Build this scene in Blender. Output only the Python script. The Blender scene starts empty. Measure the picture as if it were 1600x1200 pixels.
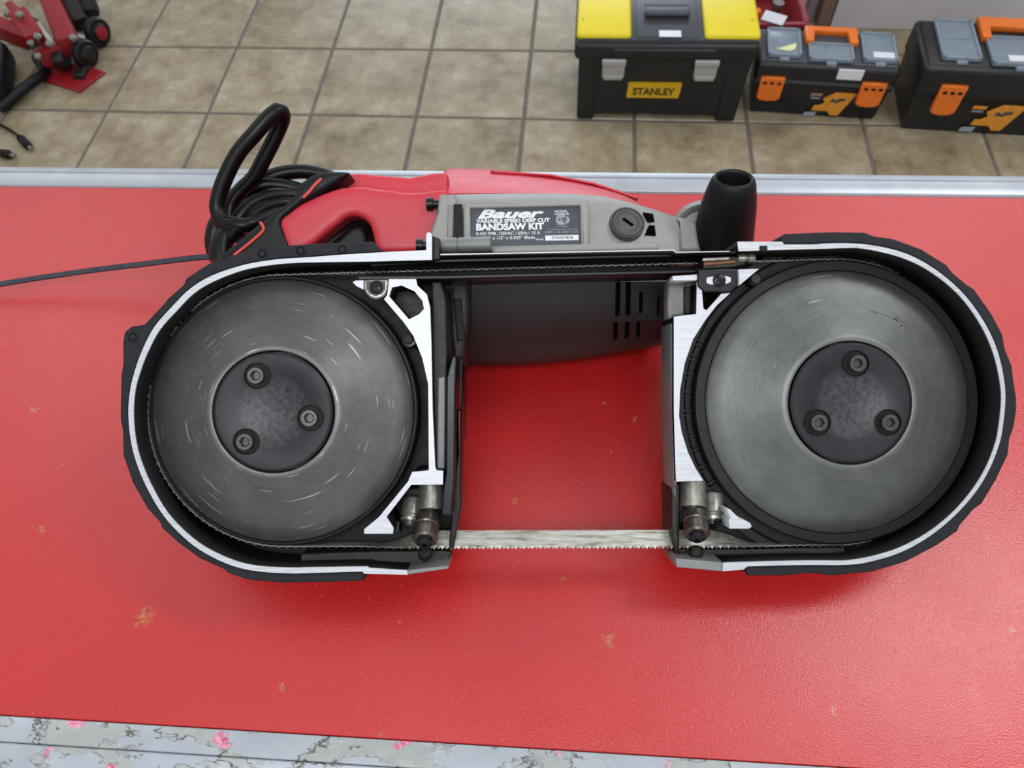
import bpy, bmesh, math, random
from mathutils import Vector, Matrix
random.seed(7)
scn = bpy.context.scene
COL = scn.collection

# ------------------------------------------------------------------ camera
FPX = 1150.0                      # focal length in pixels of the 1600x1200 frame
CAM_H = 0.503                     # camera above the counter top (counter top is z = 0)
FLOOR_Z = -0.887
PITCH, ROLL, YAW = math.radians(58.57), math.radians(-4.69), math.radians(7.42)
_F = Vector((0, math.cos(PITCH), -math.sin(PITCH))); _R = Vector((1, 0, 0)); _U = _R.cross(_F)
_R, _U = math.cos(ROLL)*_R + math.sin(ROLL)*_U, -math.sin(ROLL)*_R + math.cos(ROLL)*_U
_Z = Matrix.Rotation(YAW, 3, 'Z')
CR, CU, CF = _Z @ _R, _Z @ _U, _Z @ _F
CROT = Matrix((CR, CU, -CF)).transposed()
CPOS = Vector((0, 0, CAM_H))
cd = bpy.data.cameras.new('camera'); cam = bpy.data.objects.new('camera', cd); COL.objects.link(cam)
cam.matrix_world = Matrix.Translation(CPOS) @ CROT.to_4x4()
cd.sensor_width = 36.0; cd.lens = FPX*36.0/1600.0; cd.clip_start = 0.01
cd.dof.use_dof = True; cd.dof.focus_distance = 0.47; cd.dof.aperture_fstop = (cd.lens/1000)/0.0017*1.0
scn.camera = cam

# ------------------------------------------------------------------ light
w = bpy.data.worlds.new('world'); scn.world = w; w.use_nodes = True
w.node_tree.nodes['Background'].inputs[0].default_value = (0.90, 0.93, 0.97, 1)
w.node_tree.nodes['Background'].inputs[1].default_value = 0.74
def area_lamp(name, loc, size, power, color=(0.97, 0.98, 1.0), target=None):
    d = bpy.data.lights.new(name, 'AREA'); d.shape = 'RECTANGLE'; d.size, d.size_y = size
    d.energy = power; d.color = color
    o = bpy.data.objects.new(name, d); COL.objects.link(o); o.location = loc
    if target is not None:
        o.rotation_euler = (Vector(target)-Vector(loc)).to_track_quat('-Z', 'Y').to_euler()
    return o
CEIL = 1.9
area_lamp('area_lamp', (1.32, 0.62, CEIL), (1.0, 0.36), 14)
area_lamp('area_lamp', (-1.95, 1.70, CEIL), (0.6, 1.2), 5)
area_lamp('area_lamp', (1.60, 2.45, CEIL), (1.4, 0.6), 10)
area_lamp('area_lamp', (0.00, -0.75, CEIL), (1.2, 0.6), 20)  # added lamp behind the camera, brightens the bay between the wheels
area_lamp('area_lamp', (-0.35, 2.50, CEIL), (1.2, 0.6), 6)
area_lamp('shop_window_daylight', (-0.3, 6.5, 0.4), (4.0, 2.2), 110, (0.72, 0.84, 1.0), (-0.3, 0, 0.0))
scn.view_settings.view_transform = 'Standard'; scn.view_settings.look = 'None'
scn.view_settings.gamma = 1.0; scn.view_settings.use_curve_mapping = False
scn.view_settings.exposure = 0.0

# ------------------------------------------------------------------ helpers
def lin(c):
    c = c/255.0
    return c/12.92 if c <= 0.04045 else ((c+0.055)/1.055)**2.4
def rgb(r, g, b): return (lin(r), lin(g), lin(b), 1)

def ray(px, py): return CF + CR*((px-800)/FPX) + CU*((600-py)/FPX)
def ground(px, py, z=FLOOR_Z):
    d = ray(px, py); return CPOS + d*((z-CAM_H)/d.z)

class NT:
    def __init__(s, name):
        s.m = bpy.data.materials.new(name); s.m.use_nodes = True
        s.t = s.m.node_tree; s.b = s.t.nodes['Principled BSDF']
    def n(s, typ, **kw):
        nd = s.t.nodes.new(typ)
        for k, v in kw.items():
            if k.startswith('i_'): nd.inputs[k[2:].replace('_', ' ')].default_value = v
            else: setattr(nd, k, v)
        return nd
    def l(s, a, b): s.t.links.new(a, b)
    def ramp(s, fac, stops):
        r = s.n('ShaderNodeValToRGB'); e = r.color_ramp.elements
        while len(e) < len(stops): e.new(0.5)
        for k, (p, c) in enumerate(stops):
            e[k].position = p; e[k].color = c if len(c) == 4 else (*c, 1)
        s.l(fac, r.inputs[0]); return r.outputs[0]
    def mix(s, fac, a, b, mode='MIX'):
        m = s.n('ShaderNodeMix', data_type='RGBA', blend_type=mode)
        for v, i in ((fac, 0), (a, 6), (b, 7)):
            if hasattr(v, 'links'): s.l(v, m.inputs[i])
            else: m.inputs[i].default_value = v
        return m.outputs[2]
    def math(s, op, a, b=0.0, clamp=False):
        m = s.n('ShaderNodeMath', operation=op); m.use_clamp = clamp
        for v, i in ((a, 0), (b, 1)):
            if hasattr(v, 'links'): s.l(v, m.inputs[i])
            else: m.inputs[i].default_value = v
        return m.outputs[0]
    def coord(s, which='Object'):
        return s.n('ShaderNodeTexCoord').outputs[which]
    def noise(s, vec, scale, detail=4, rough=0.6):
        nd = s.n('ShaderNodeTexNoise'); nd.inputs['Scale'].default_value = scale
        nd.inputs['Detail'].default_value = detail; nd.inputs['Roughness'].default_value = rough
        if vec is not None: s.l(vec, nd.inputs['Vector'])
        return nd.outputs['Fac']
    def bump(s, h, strength=0.3, dist=0.001):
        bm = s.n('ShaderNodeBump'); bm.inputs['Strength'].default_value = strength
        bm.inputs['Distance'].default_value = dist; s.l(h, bm.inputs['Height'])
        s.l(bm.outputs[0], s.b.inputs['Normal'])
    def set(s, **kw):
        for k, v in kw.items():
            i = s.b.inputs[k.replace('_', ' ')]
            if hasattr(v, 'links'): s.l(v, i)
            else: i.default_value = v
        return s

def mat(name, col, rough=0.5, metal=0.0, var=0.12, vscale=40, bump=0.0, bscale=600, spec=0.5, coat=0.0):
    """plain painted / moulded surface with slight procedural variation"""
    a = NT(name); c = a.coord()
    nz = a.noise(c, vscale)
    lo = tuple(v*(1-var) for v in col[:3])+(1,); hi = tuple(min(1, v*(1+var)) for v in col[:3])+(1,)
    a.set(Base_Color=a.ramp(nz, [(0.3, lo), (0.7, hi)]), Metallic=metal)
    a.set(Roughness=a.ramp(a.noise(c, vscale*3), [(0.3, (rough*0.9,)*3), (0.7, (min(1, rough*1.1),)*3)]))
    a.b.inputs['Specular IOR Level'].default_value = spec
    if coat: a.b.inputs['Coat Weight'].default_value = coat
    if bump: a.bump(a.noise(c, bscale, 2), bump, 0.0006)
    return a.m

def link(name, mesh, m=None, parent=None, loc=None, smooth=False):
    o = bpy.data.objects.new(name, mesh); COL.objects.link(o)
    if m is not None and not mesh.materials: mesh.materials.append(m)
    if parent is not None: o.parent = parent
    if loc is not None: o.location = loc
    if smooth:
        for p in mesh.polygons: p.use_smooth = True
    return o
def from_bm(name, bm, m=None, parent=None, loc=None, smooth=False):
    bmesh.ops.recalc_face_normals(bm, faces=bm.faces)
    me = bpy.data.meshes.new(name); bm.to_mesh(me); bm.free()
    return link(name, me, m, parent, loc, smooth)
def tag(o, label=None, cat=None, group=None, kind=None):
    if label: o['label'] = label
    if cat: o['category'] = cat
    if group: o['group'] = group
    if kind: o['kind'] = kind
    return o
def empty(name, loc=(0, 0, 0), rz=0.0):
    o = bpy.data.objects.new(name, None); COL.objects.link(o); o.location = loc; o.rotation_euler = (0, 0, rz)
    o.empty_display_size = 0.02
    return o
def bake(o):
    """apply the modifiers of o"""
    dg = bpy.context.evaluated_depsgraph_get(); dg.update()
    me = bpy.data.meshes.new_from_object(o.evaluated_get(dg)); old = o.data; nm = old.name
    o.modifiers.clear(); o.data = me; bpy.data.meshes.remove(old); me.name = nm
    return o
def autosmooth(o, ang=35):
    me = o.data; bm = bmesh.new(); bm.from_mesh(me)
    for f in bm.faces: f.smooth = True
    for e in bm.edges:
        if len(e.link_faces) == 2 and e.calc_face_angle(0) > math.radians(ang): e.smooth = False
    bm.to_mesh(me); bm.free(); return o

def catmull(pts, n=6, closed=False):
    P = [Vector(p) for p in pts]; N = len(P); out = []
    for i in range(N if closed else N-1):
        if closed: a, b, c, d = P[i-1], P[i], P[(i+1) % N], P[(i+2) % N]
        else: a, b, c, d = P[max(i-1, 0)], P[i], P[i+1], P[min(i+2, N-1)]
        for k in range(n):
            t = k/n
            out.append(0.5*((2*b)+(c-a)*t+(2*a-5*b+4*c-d)*t*t+(3*b-a-3*c+d)*t**3))
    if not closed: out.append(P[-1])
    return out

def flat_shape(name, loops, ztop, zbot, m, parent, bevel=0.0, res=2):
    """solid plate: 2D outline loops (metres, local xy; later loops are holes) extruded ztop..zbot with rounded edges"""
    cu = bpy.data.curves.new(name, 'CURVE'); cu.dimensions = '2D'; cu.fill_mode = 'BOTH'
    T = ztop-zbot; bevel = min(bevel, T*0.49)
    cu.extrude = T/2-bevel; cu.bevel_depth = bevel; cu.bevel_resolution = res; cu.offset = -bevel
    for lp in loops:
        sp = cu.splines.new('POLY'); sp.points.add(len(lp)-1); sp.use_cyclic_u = True
        for q, v in zip(sp.points, lp): q.co = (v[0], v[1], 0, 1)
    t = bpy.data.objects.new(name, cu); COL.objects.link(t)
    dg = bpy.context.evaluated_depsgraph_get(); dg.update()
    me = bpy.data.meshes.new_from_object(t.evaluated_get(dg)); me.name = name
    bpy.data.objects.remove(t); bpy.data.curves.remove(cu)
    bm = bmesh.new(); bm.from_mesh(me); bmesh.ops.remove_doubles(bm, verts=bm.verts, dist=1e-6)
    for v in bm.verts: v.co.z += (ztop+zbot)/2
    bmesh.ops.recalc_face_normals(bm, faces=bm.faces); bm.to_mesh(me); bm.free()
    me.materials.clear()
    return link(name, me, m, parent)

def tube_bm(path, rad, seg=14, caps=True, bm=None, up=None):
    bm = bm or bmesh.new(); P = [Vector(p) for p in path]; rings = []
    t0 = (P[1]-P[0]).normalized(); nrm = t0.orthogonal().normalized()
    for i, p in enumerate(P):
        t = (P[min(i+1, len(P)-1)]-P[max(i-1, 0)]).normalized()
        nrm = (nrm - t*nrm.dot(t)).normalized(); bn = t.cross(nrm)
        r = rad[i] if isinstance(rad, (list, tuple)) else rad
        rings.append([bm.verts.new(p+r*(math.cos(a)*nrm+math.sin(a)*bn)) for a in [2*math.pi*k/seg for k in range(seg)]])
    for A, B in zip(rings, rings[1:]):
        for k in range(seg): bm.faces.new((A[k], A[(k+1) % seg], B[(k+1) % seg], B[k]))
    if caps: bm.faces.new(rings[0][::-1]); bm.faces.new(rings[-1])
    return bm
def tube(name, path, rad, m, parent, seg=14, smooth_n=0):
    if smooth_n: path = catmull(path, smooth_n)
    o = from_bm(name, tube_bm(path, rad, seg), m, parent); return autosmooth(o, 50)
def axis_lathe(name, a, b, prof, m, parent, seg=32):
    """turned solid on the axis a->b; prof = [(t along axis 0..1, radius)]"""
    a, b = Vector(a), Vector(b); ax = (b-a); t = ax.normalized(); n1 = t.orthogonal().normalized(); n2 = t.cross(n1)
    bm = bmesh.new(); rings = []
    for s, r in prof:
        c = a+ax*s
        if r <= 1e-7: rings.append([bm.verts.new(c)])
        else: rings.append([bm.verts.new(c+r*(math.cos(k)*n1+math.sin(k)*n2)) for k in [2*math.pi*i/seg for i in range(seg)]])
    for A, B in zip(rings, rings[1:]):
        if len(A) == 1 and len(B) == 1: continue
        for k in range(seg):
            k2 = (k+1) % seg
            if len(A) == 1: bm.faces.new((A[0], B[k2], B[k]))
            elif len(B) == 1: bm.faces.new((A[k], A[k2], B[0]))
            else: bm.faces.new((A[k], A[k2], B[k2], B[k]))
    for Rg, fl in ((rings[0], True), (rings[-1], False)):
        if len(Rg) > 1: bm.faces.new(Rg[::-1] if fl else Rg)
    o = from_bm(name, bm, m, parent); return autosmooth(o, 32)
def z_lathe(name, center, prof, m, parent, seg=96, ang=32):
    """turned solid about local z, origin at center, prof = [(r, z)]"""
    bm = bmesh.new(); rings = []
    for r, z in prof:
        if r <= 1e-7: rings.append([bm.verts.new((0, 0, z))])
        else: rings.append([bm.verts.new((r*math.cos(k), r*math.sin(k), z)) for k in [2*math.pi*i/seg for i in range(seg)]])
    for A, B in zip(rings, rings[1:]):
        for k in range(seg):
            k2 = (k+1) % seg
            if len(A) == 1 and len(B) == 1: continue
            if len(A) == 1: bm.faces.new((A[0], B[k2], B[k]))
            elif len(B) == 1: bm.faces.new((A[k], A[k2], B[0]))
            else: bm.faces.new((A[k], A[k2], B[k2], B[k]))
    if len(rings[0]) > 1: pass
    o = from_bm(name, bm, m, parent, center); return autosmooth(o, ang)
def box_bm(bm, lo, hi, M=None):
    vs = []
    for x in (lo[0], hi[0]):
        for y in (lo[1], hi[1]):
            for z in (lo[2], hi[2]):
                v = Vector((x, y, z)); vs.append(bm.verts.new(M @ v if M else v))
    for f in ((0, 1, 3, 2), (4, 6, 7, 5), (0, 4, 5, 1), (2, 3, 7, 6), (0, 2, 6, 4), (1, 5, 7, 3)):
        bm.faces.new([vs[i] for i in f])
    return bm
def rbox(name, lo, hi, m, parent, bev=0.003, seg=2, M=None):
    bm = box_bm(bmesh.new(), lo, hi, M)
    bmesh.ops.recalc_face_normals(bm, faces=bm.faces)
    if bev: bmesh.ops.bevel(bm, geom=list(bm.edges), offset=bev, segments=seg, affect='EDGES', profile=0.5)
    o = from_bm(name, bm, m, parent); return autosmooth(o, 40)
def loft(name, rings, m, parent, subsurf=0, caps=True):
    bm = bmesh.new(); R = [[bm.verts.new(p) for p in r] for r in rings]; n = len(R[0])
    for A, B in zip(R, R[1:]):
        for k in range(n): bm.faces.new((A[k], A[(k+1) % n], B[(k+1) % n], B[k]))
    if caps: bm.faces.new(R[0][::-1]); bm.faces.new(R[-1])
    o = from_bm(name, bm, m, parent)
    if subsurf:
        md = o.modifiers.new('s', 'SUBSURF'); md.levels = md.render_levels = subsurf; bake(o)
    return autosmooth(o, 45)
def organic(o, voxel, iters):
    md = o.modifiers.new('r', 'REMESH'); md.mode = 'VOXEL'; md.voxel_size = voxel
    ms = o.modifiers.new('s', 'SMOOTH'); ms.factor = 0.5; ms.iterations = iters
    bake(o)
    for p in o.data.polygons: p.use_smooth = True
    return o
def text(name, body, size, M, m, parent, offset=0.0, shear=0.0, extrude=0.0001, sx=1.0, align='LEFT'):
    cu = bpy.data.curves.new(name, 'FONT'); cu.body = body; cu.size = size; cu.shear = shear
    cu.offset = offset; cu.extrude = extrude; cu.align_x = align; cu.align_y = 'CENTER'; cu.resolution_u = 3
    t = bpy.data.objects.new(name, cu); COL.objects.link(t)
    dg = bpy.context.evaluated_depsgraph_get(); dg.update()
    me = bpy.data.meshes.new_from_object(t.evaluated_get(dg)); me.name = name
    bpy.data.objects.remove(t); bpy.data.curves.remove(cu); me.materials.clear()
    me.transform(Matrix.Diagonal((sx, 1, 1, 1))); me.transform(M)
    return link(name, me, m, parent)

# ------------------------------------------------------------------ materials
# red counter laminate with pebbled grain, worn pale spots
def red_laminate():
    a = NT('red_laminate'); c = a.coord()
    base = a.ramp(a.noise(c, 5, 5), [(0.3, rgb(184, 24, 24)), (0.7, rgb(195, 29, 29))])
    speck = a.ramp(a.noise(c, 800, 2, 0.7), [(0.50, (0, 0, 0)), (0.72, (1, 1, 1))])
    base = a.mix(a.math('MULTIPLY', speck, 0.22), base, rgb(228, 92, 90))
    wear = a.noise(c, 260, 6, 0.75)
    spots = [((65, 828), .009), ((228, 962), .016), ((625, 970), .0035), ((806, 782), .008), ((992, 655), .007),
             ((950, 1000), .013), ((596, 1146), .0055), ((955, 705), .004), ((55, 640), .010), ((1300, 1110), .008), ((440, 1075), .006), ((215, 975), .006),
             ((945, 630), .004), ((640, 1165), .003), ((880, 905), .006), ((1580, 985), .006)]
    tot = None
    for (px, py), r in spots:
        g = ground(px, py, 0.0)
        v = a.n('ShaderNodeVectorMath', operation='DISTANCE'); a.l(c, v.inputs[0]); v.inputs[1].default_value = g
        k = a.math('SUBTRACT', 1.0, a.math('DIVIDE', v.outputs['Value'], r), True)
        tot = k if tot is None else a.math('MAXIMUM', tot, k)
    msk = a.ramp(a.math('MULTIPLY', a.math('POWER', tot, 0.5), wear), [(0.40, (0, 0, 0)), (0.47, (1, 1, 1))])
    stain = a.ramp(a.noise(c, 700, 4), [(0.35, rgb(150, 60, 35)), (0.55, rgb(190, 120, 70)), (0.7, rgb(205, 165, 95))])
    base = a.mix(a.math('MULTIPLY', msk, 0.75), base, stain)
    fine = a.ramp(a.noise(c, 420, 2, 0.8), [(0.70, (0, 0, 0)), (0.73, (1, 1, 1))])
    base = a.mix(a.math('MULTIPLY', fine, 0.5), base, rgb(225, 150, 120))
    a.set(Base_Color=base)
    a.set(Roughness=a.ramp(a.noise(c, 9, 4), [(0.3, (0.22,)*3), (0.7, (0.30,)*3)]))
    h = a.math('ADD', a.noise(c, 950, 2, 0.6), a.math('MULTIPLY', a.noise(c, 380, 2), 0.3))
    a.b.inputs['Specular IOR Level'].default_value = 0.9
    a.bump(h, 0.45, 0.0005); return a.m
M_RED = red_laminate()

def strip_paint(name, flakes):
    a = NT(name); c = a.coord()
    col = a.ramp(a.noise(c, 30, 5), [(0.3, rgb(168, 174, 182)), (0.7, rgb(184, 189, 196))])
    if flakes:
        mp = a.n('ShaderNodeMapping'); a.l(c, mp.inputs[0]); mp.inputs['Scale'].default_value = (0.55, 1.0, 1.0)
        nz = a.noise(mp.outputs[0], 42, 5, 0.62)
        patch = a.ramp(nz, [(0.51, (0, 0, 0)), (0.52, (1, 1, 1))])
        edge = a.ramp(nz, [(0.495, (0, 0, 0)), (0.508, (1, 1, 1)), (0.52, (1, 1, 1)), (0.53, (0, 0, 0))])
        edge = a.math('MULTIPLY', edge, a.ramp(a.noise(c, 90, 3), [(0.42, (0, 0, 0)), (0.6, (1, 1, 1))]))
        col = a.mix(patch, col, a.ramp(a.noise(c, 120, 4), [(0.3, rgb(164, 169, 167)), (0.7, rgb(178, 182, 180))]))
        col = a.mix(a.math('MULTIPLY', edge, 0.85), col, rgb(78, 74, 66))
        vo = a.n('ShaderNodeTexNoise'); vo.inputs['Scale'].default_value = 34; a.l(c, vo.inputs['Vector'])
        pk = a.math('MULTIPLY', a.ramp(vo.outputs['Fac'], [(0.61, (0, 0, 0)), (0.63, (1, 1, 1))]), patch)
        col = a.mix(pk, col, a.ramp(a.noise(c, 260, 3), [(0.4, rgb(206, 92, 128)), (0.55, rgb(232, 160, 186)), (0.7, rgb(240, 190, 205))]))
        hole = a.ramp(a.noise(c, 55, 6, 0.7), [(0.70, (0, 0, 0)), (0.72, (1, 1, 1))])
        col = a.mix(hole, col, rgb(92, 84, 62))
        a.bump(patch, 0.5, 0.0004)
    a.set(Base_Color=col, Roughness=0.34, Metallic=0.25); return a.m
M_STRIP = strip_paint('grey_edge_strip', False)
M_STRIPN = strip_paint('flaking_edge_strip', True)
M_BODY = mat('counter_body_white', rgb(205, 207, 210), 0.5)

# machined bare aluminium face
def machined():
    a = NT('machined_aluminium'); c = a.coord()
    mp = a.n('ShaderNodeMapping'); a.l(c, mp.inputs[0]); mp.inputs['Scale'].default_value = (60, 900, 60)
    nz = a.noise(mp.outputs[0], 1.0, 4)
    dk = a.ramp(a.noise(c, 420, 5, 0.75), [(0.60, (0, 0, 0)), (0.72, (1, 1, 1))])
    col = a.ramp(nz, [(0.3, rgb(176, 179, 186)), (0.7, rgb(208, 210, 215))])
    col = a.mix(a.math('MULTIPLY', dk, 0.55), col, rgb(120, 116, 110))
    a.set(Base_Color=col, Metallic=0.35, Roughness=a.ramp(nz, [(0.3, (0.36,)*3), (0.7, (0.5,)*3)]))
    a.bump(nz, 0.12, 0.0003); return a.m
M_ALU = machined()
M_CAST = mat('cast_grey_aluminium', rgb(128, 130, 128), 0.48, 0.35, 0.10, 60, 0.25, 1500)
M_PAN = mat('black_painted_pan', rgb(9, 9, 9), 0.5, 0.0, 0.25, 60, 0.15, 900, 0.25)
M_GREASE = mat('grimy_casting', rgb(40, 35, 31), 0.5, 0.2, 0.4, 120, 0.3, 900)
M_RUB = mat('bumper_rubber', rgb(27, 29, 33), 0.62, 0.0, 0.2, 80, 0.3, 1800, 0.3)
M_TIRE = mat('wheel_tyre_rubber', rgb(24, 24, 26), 0.5, 0.0, 0.12, 80, 0, 600, 0.3)
M_BLK = mat('black_plastic', rgb(15, 15, 17), 0.45, 0.0, 0.15, 60, 0.12, 1600, 0.3)
M_CORD = mat('black_cord_rubber', rgb(6, 6, 7), 0.34, 0.0, 0.2, 60, 0, 600, 0.28)
M_BLKM = mat('black_steel', rgb(22, 23, 27), 0.30, 0.4, 0.3, 90)
M_STEEL = mat('worn_steel', rgb(150, 146, 138), 0.30, 0.85, 0.25, 240, 0.1, 1500)
M_DKSTEEL = mat('oily_dark_steel', rgb(58, 54, 50), 0.32, 0.8, 0.35, 240)
M_ROLL = mat('greased_roller_steel', rgb(142, 142, 132), 0.34, 0.7, 0.3, 220)
M_ROLLD = mat('oily_roller_steel', rgb(96, 90, 82), 0.3, 0.8, 0.3, 220)
M_BOLT = mat('black_oxide_bolt', rgb(84, 82, 80), 0.35, 0.7, 0.25, 400)
M_HOUS = mat('grey_motor_housing', rgb(146, 147, 142), 0.50, 0.15, 0.06, 50, 0.12, 2000)
M_REDP = mat('red_plastic_shell', rgb(200, 52, 66), 0.42, 0.0, 0.06, 40, 0.10, 1800)
M_LINE = mat('red_grip_accent', rgb(214, 74, 66), 0.5)
M_SLATE = mat('nameplate_slate', rgb(50, 55, 66), 0.42, 0.0, 0.15, 90)
M_WHITE = mat('white_print', rgb(232, 238, 240), 0.5, 0, 0.03)
M_PALE = mat('pale_print', rgb(150, 158, 168), 0.5, 0, 0.03)
M_DARKP = mat('dark_print', rgb(64, 66, 70), 0.5, 0, 0.03)

def wheel_metal(name, base, arcs, seed):
    a = NT(name); c = a.coord()
    sx = a.n('ShaderNodeSeparateXYZ'); a.l(c, sx.inputs[0])
    r = a.math('SQRT', a.math('ADD', a.math('MULTIPLY', sx.outputs[0], sx.outputs[0]), a.math('MULTIPLY', sx.outputs[1], sx.outputs[1])))
    th = a.math('ARCTAN2', sx.outputs[1], sx.outputs[0])
    cb = a.n('ShaderNodeCombineXYZ'); a.l(a.math('MULTIPLY', r, 1000), cb.inputs[0]); a.l(a.math('MULTIPLY', th, 1.2), cb.inputs[1]); cb.inputs[2].default_value = seed
    n1 = a.noise(cb.outputs[0], 1.6, 4)
    grain = a.noise(c, 1100, 3, 0.7); mott = a.noise(c, 45, 5, 0.65)
    lo = tuple(v*0.78 for v in base[:3])+(1,); hi = tuple(v*1.2 for v in base[:3])+(1,)
    col = a.ramp(a.math('ADD', a.math('MULTIPLY', mott, 0.65), a.math('MULTIPLY', grain, 0.35)), [(0.36, lo), (0.64, hi)])
    col = a.mix(a.math('MULTIPLY', a.ramp(n1, [(0.45, (0, 0, 0)), (0.7, (1, 1, 1))]), 0.22), col, tuple(v*1.6 for v in base[:3])+(1,))
    cb2 = a.n('ShaderNodeCombineXYZ'); a.l(a.math('MULTIPLY', r, 1000), cb2.inputs[0]); a.l(a.math('MULTIPLY', th, 2.6), cb2.inputs[1]); cb2.inputs[2].default_value = seed+3
    scr = a.ramp(a.noise(cb2.outputs[0], 0.75, 1, 0.5), [(arcs, (0, 0, 0)), (arcs+0.02, (1, 1, 1))])
    col = a.mix(a.math('MULTIPLY', scr, 0.75), col, rgb(205, 205, 202))
    a.set(Base_Color=col, Metallic=0.8, Roughness=a.ramp(grain, [(0.3, (0.38,)*3), (0.7, (0.5,)*3)]))
    a.bump(a.math('ADD', grain, a.math('MULTIPLY', n1, 0.7)), 0.18, 0.0004); return a.m
M_WHL = wheel_metal('scored_wheel_steel', rgb(104, 106, 101), 0.70, 1.0)
M_WHR = wheel_metal('cast_wheel_steel', rgb(110, 112, 110), 0.76, 9.0)
def hub_mat():
    a = NT('hub_plate_black'); c = a.coord()
    sx = a.n('ShaderNodeVectorMath', operation='LENGTH'); a.l(c, sx.inputs[0])
    dust = a.math('MULTIPLY', a.ramp(sx.outputs['Value'], [(0.010, (1, 1, 1)), (0.019, (0.9, 0.9, 0.9)), (0.0215, (0, 0, 0))]),
                  a.ramp(a.noise(c, 260, 5, 0.75), [(0.35, (0, 0, 0)), (0.65, (1, 1, 1))]))
    col = a.mix(a.math('MULTIPLY', dust, 0.36), a.ramp(a.noise(c, 70, 5), [(0.3, rgb(24, 24, 28)), (0.7, rgb(38, 39, 45))]), rgb(118, 118, 118))
    a.set(Base_Color=col, Roughness=0.42, Metallic=0.3); a.bump(a.noise(c, 900, 3), 0.1, 0.0004); return a.m
M_HUB = hub_mat()
def blade_mat():
    a = NT('blade_steel'); c = a.coord()
    mp = a.n('ShaderNodeMapping'); a.l(c, mp.inputs[0]); mp.inputs['Scale'].default_value = (0.12, 1, 1)
    nz = a.noise(mp.outputs[0], 420, 5, 0.7)
    a.set(Base_Color=a.ramp(nz, [(0.32, rgb(120, 112, 98)), (0.5, rgb(186, 184, 174)), (0.68, rgb(214, 214, 208))]), Metallic=0.7, Roughness=0.36)
    return a.m
M_BLADE = blade_mat()

# ------------------------------------------------------------------ floor
def tile_mat():
    a = NT('beige_ceramic_tile'); c = a.coord()
    oi = a.n('ShaderNodeObjectInfo'); ad = a.n('ShaderNodeVectorMath', operation='ADD'); a.l(c, ad.inputs[0])
    sc = a.n('ShaderNodeVectorMath', operation='SCALE'); a.l(oi.outputs['Location'], sc.inputs[0]); sc.inputs['Scale'].default_value = 3.7; a.l(sc.outputs[0], ad.inputs[1])
    v = ad.outputs[0]
    col = a.ramp(a.noise(v, 9, 7, 0.68), [(0.30, rgb(116, 100, 76)), (0.45, rgb(150, 136, 110)), (0.58, rgb(170, 158, 132)), (0.72, rgb(196, 188, 166))])
    col = a.mix(a.math('MULTIPLY', a.noise(v, 55, 5, 0.7), 0.35), col, rgb(116, 100, 78))
    rnd = a.ramp(oi.outputs['Random'], [(0, (0.93, 0.92, 0.9)), (1, (1.05, 1.05, 1.05))])
    a.set(Base_Color=a.mix(1.0, col, rnd, 'MULTIPLY'), Roughness=a.ramp(a.noise(v, 14, 5), [(0.35, (0.24,)*3), (0.65, (0.42,)*3)]))
    a.bump(a.noise(v, 22, 5), 0.35, 0.002); return a.m
M_TILE = tile_mat()
M_GROUT = mat('grey_grout', rgb(104, 98, 92), 0.85, 0, 0.2, 30, 0.3, 500)
TS = 0.31; TYAW = math.radians(-1.15); TORG = Vector((-1.368, 1.748, FLOOR_Z))
floor = rbox('floor', (-3.7, -2.0, FLOOR_Z-0.10), (4.3, 6.7, FLOOR_Z-0.003), M_GROUT, None, 0)
tag(floor, 'beige ceramic tile floor with grey grout behind the counter', 'floor', kind='structure')
tb = box_bm(bmesh.new(), (0.0045, 0.0045, -0.008), (TS-0.0045, TS-0.0045, 0.0))
bmesh.ops.recalc_face_normals(tb, faces=tb.faces)
bmesh.ops.bevel(tb, geom=[e for e in tb.edges if all(v.co.z > -0.001 for v in e.verts)], offset=0.0025, segments=1, affect='EDGES')
tme = bpy.data.meshes.new('tile'); bmesh.ops.recalc_face_normals(tb, faces=tb.faces); tb.to_mesh(tb_me := tme); tb.free(); tme.materials.append(M_TILE)
for j in range(-4, 8):
    for i in range(-5, 15):
        o = bpy.data.objects.new('tile', tme); COL.objects.link(o); o.parent = floor
        d = Matrix.Rotation(TYAW, 3, 'Z') @ Vector((i*TS, j*TS, 0))
        o.location = TORG+d; o.rotation_euler = (0, 0, TYAW)

# the rest of the tiling, too far off or out of the picture to tell apart
tb = bmesh.new()
for j in range(-13, 18):
    for i in range(-9, 20):
        if -4 <= j < 8 and -5 <= i < 15: continue
        d = TORG+Matrix.Rotation(TYAW, 3, 'Z') @ Vector((i*TS, j*TS, 0))
        if not (-3.65 < d.x < 3.95 and -1.95 < d.y < 6.3): continue
        box_bm(tb, (0.0045, 0.0045, -0.008), (TS-0.0045, TS-0.0045, 0.0), Matrix.Translation(d) @ Matrix.Rotation(TYAW, 4, 'Z'))
tag(from_bm('far_tiling', tb, M_TILE, floor), kind='stuff')
M_WALL = mat('off_white_wall', rgb(214, 212, 206), 0.8, 0, 0.02, 3)
for nm, lo, hi, lb in (('wall_back', (-3.8, 6.6, FLOOR_Z), (4.4, 6.7, 1.9), 'plain off-white wall at the far end of the shop'),
                       ('wall_left', (-3.8, -2.0, FLOOR_Z), (-3.7, 6.7, 1.9), 'plain off-white side wall beyond the red jack'),
                       ('wall_right', (4.3, -2.0, FLOOR_Z), (4.4, 6.7, 1.9), 'plain off-white side wall beyond the toolboxes')):
    tag(rbox(nm, lo, hi, M_WALL, None, 0), lb, 'wall', kind='structure')

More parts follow.
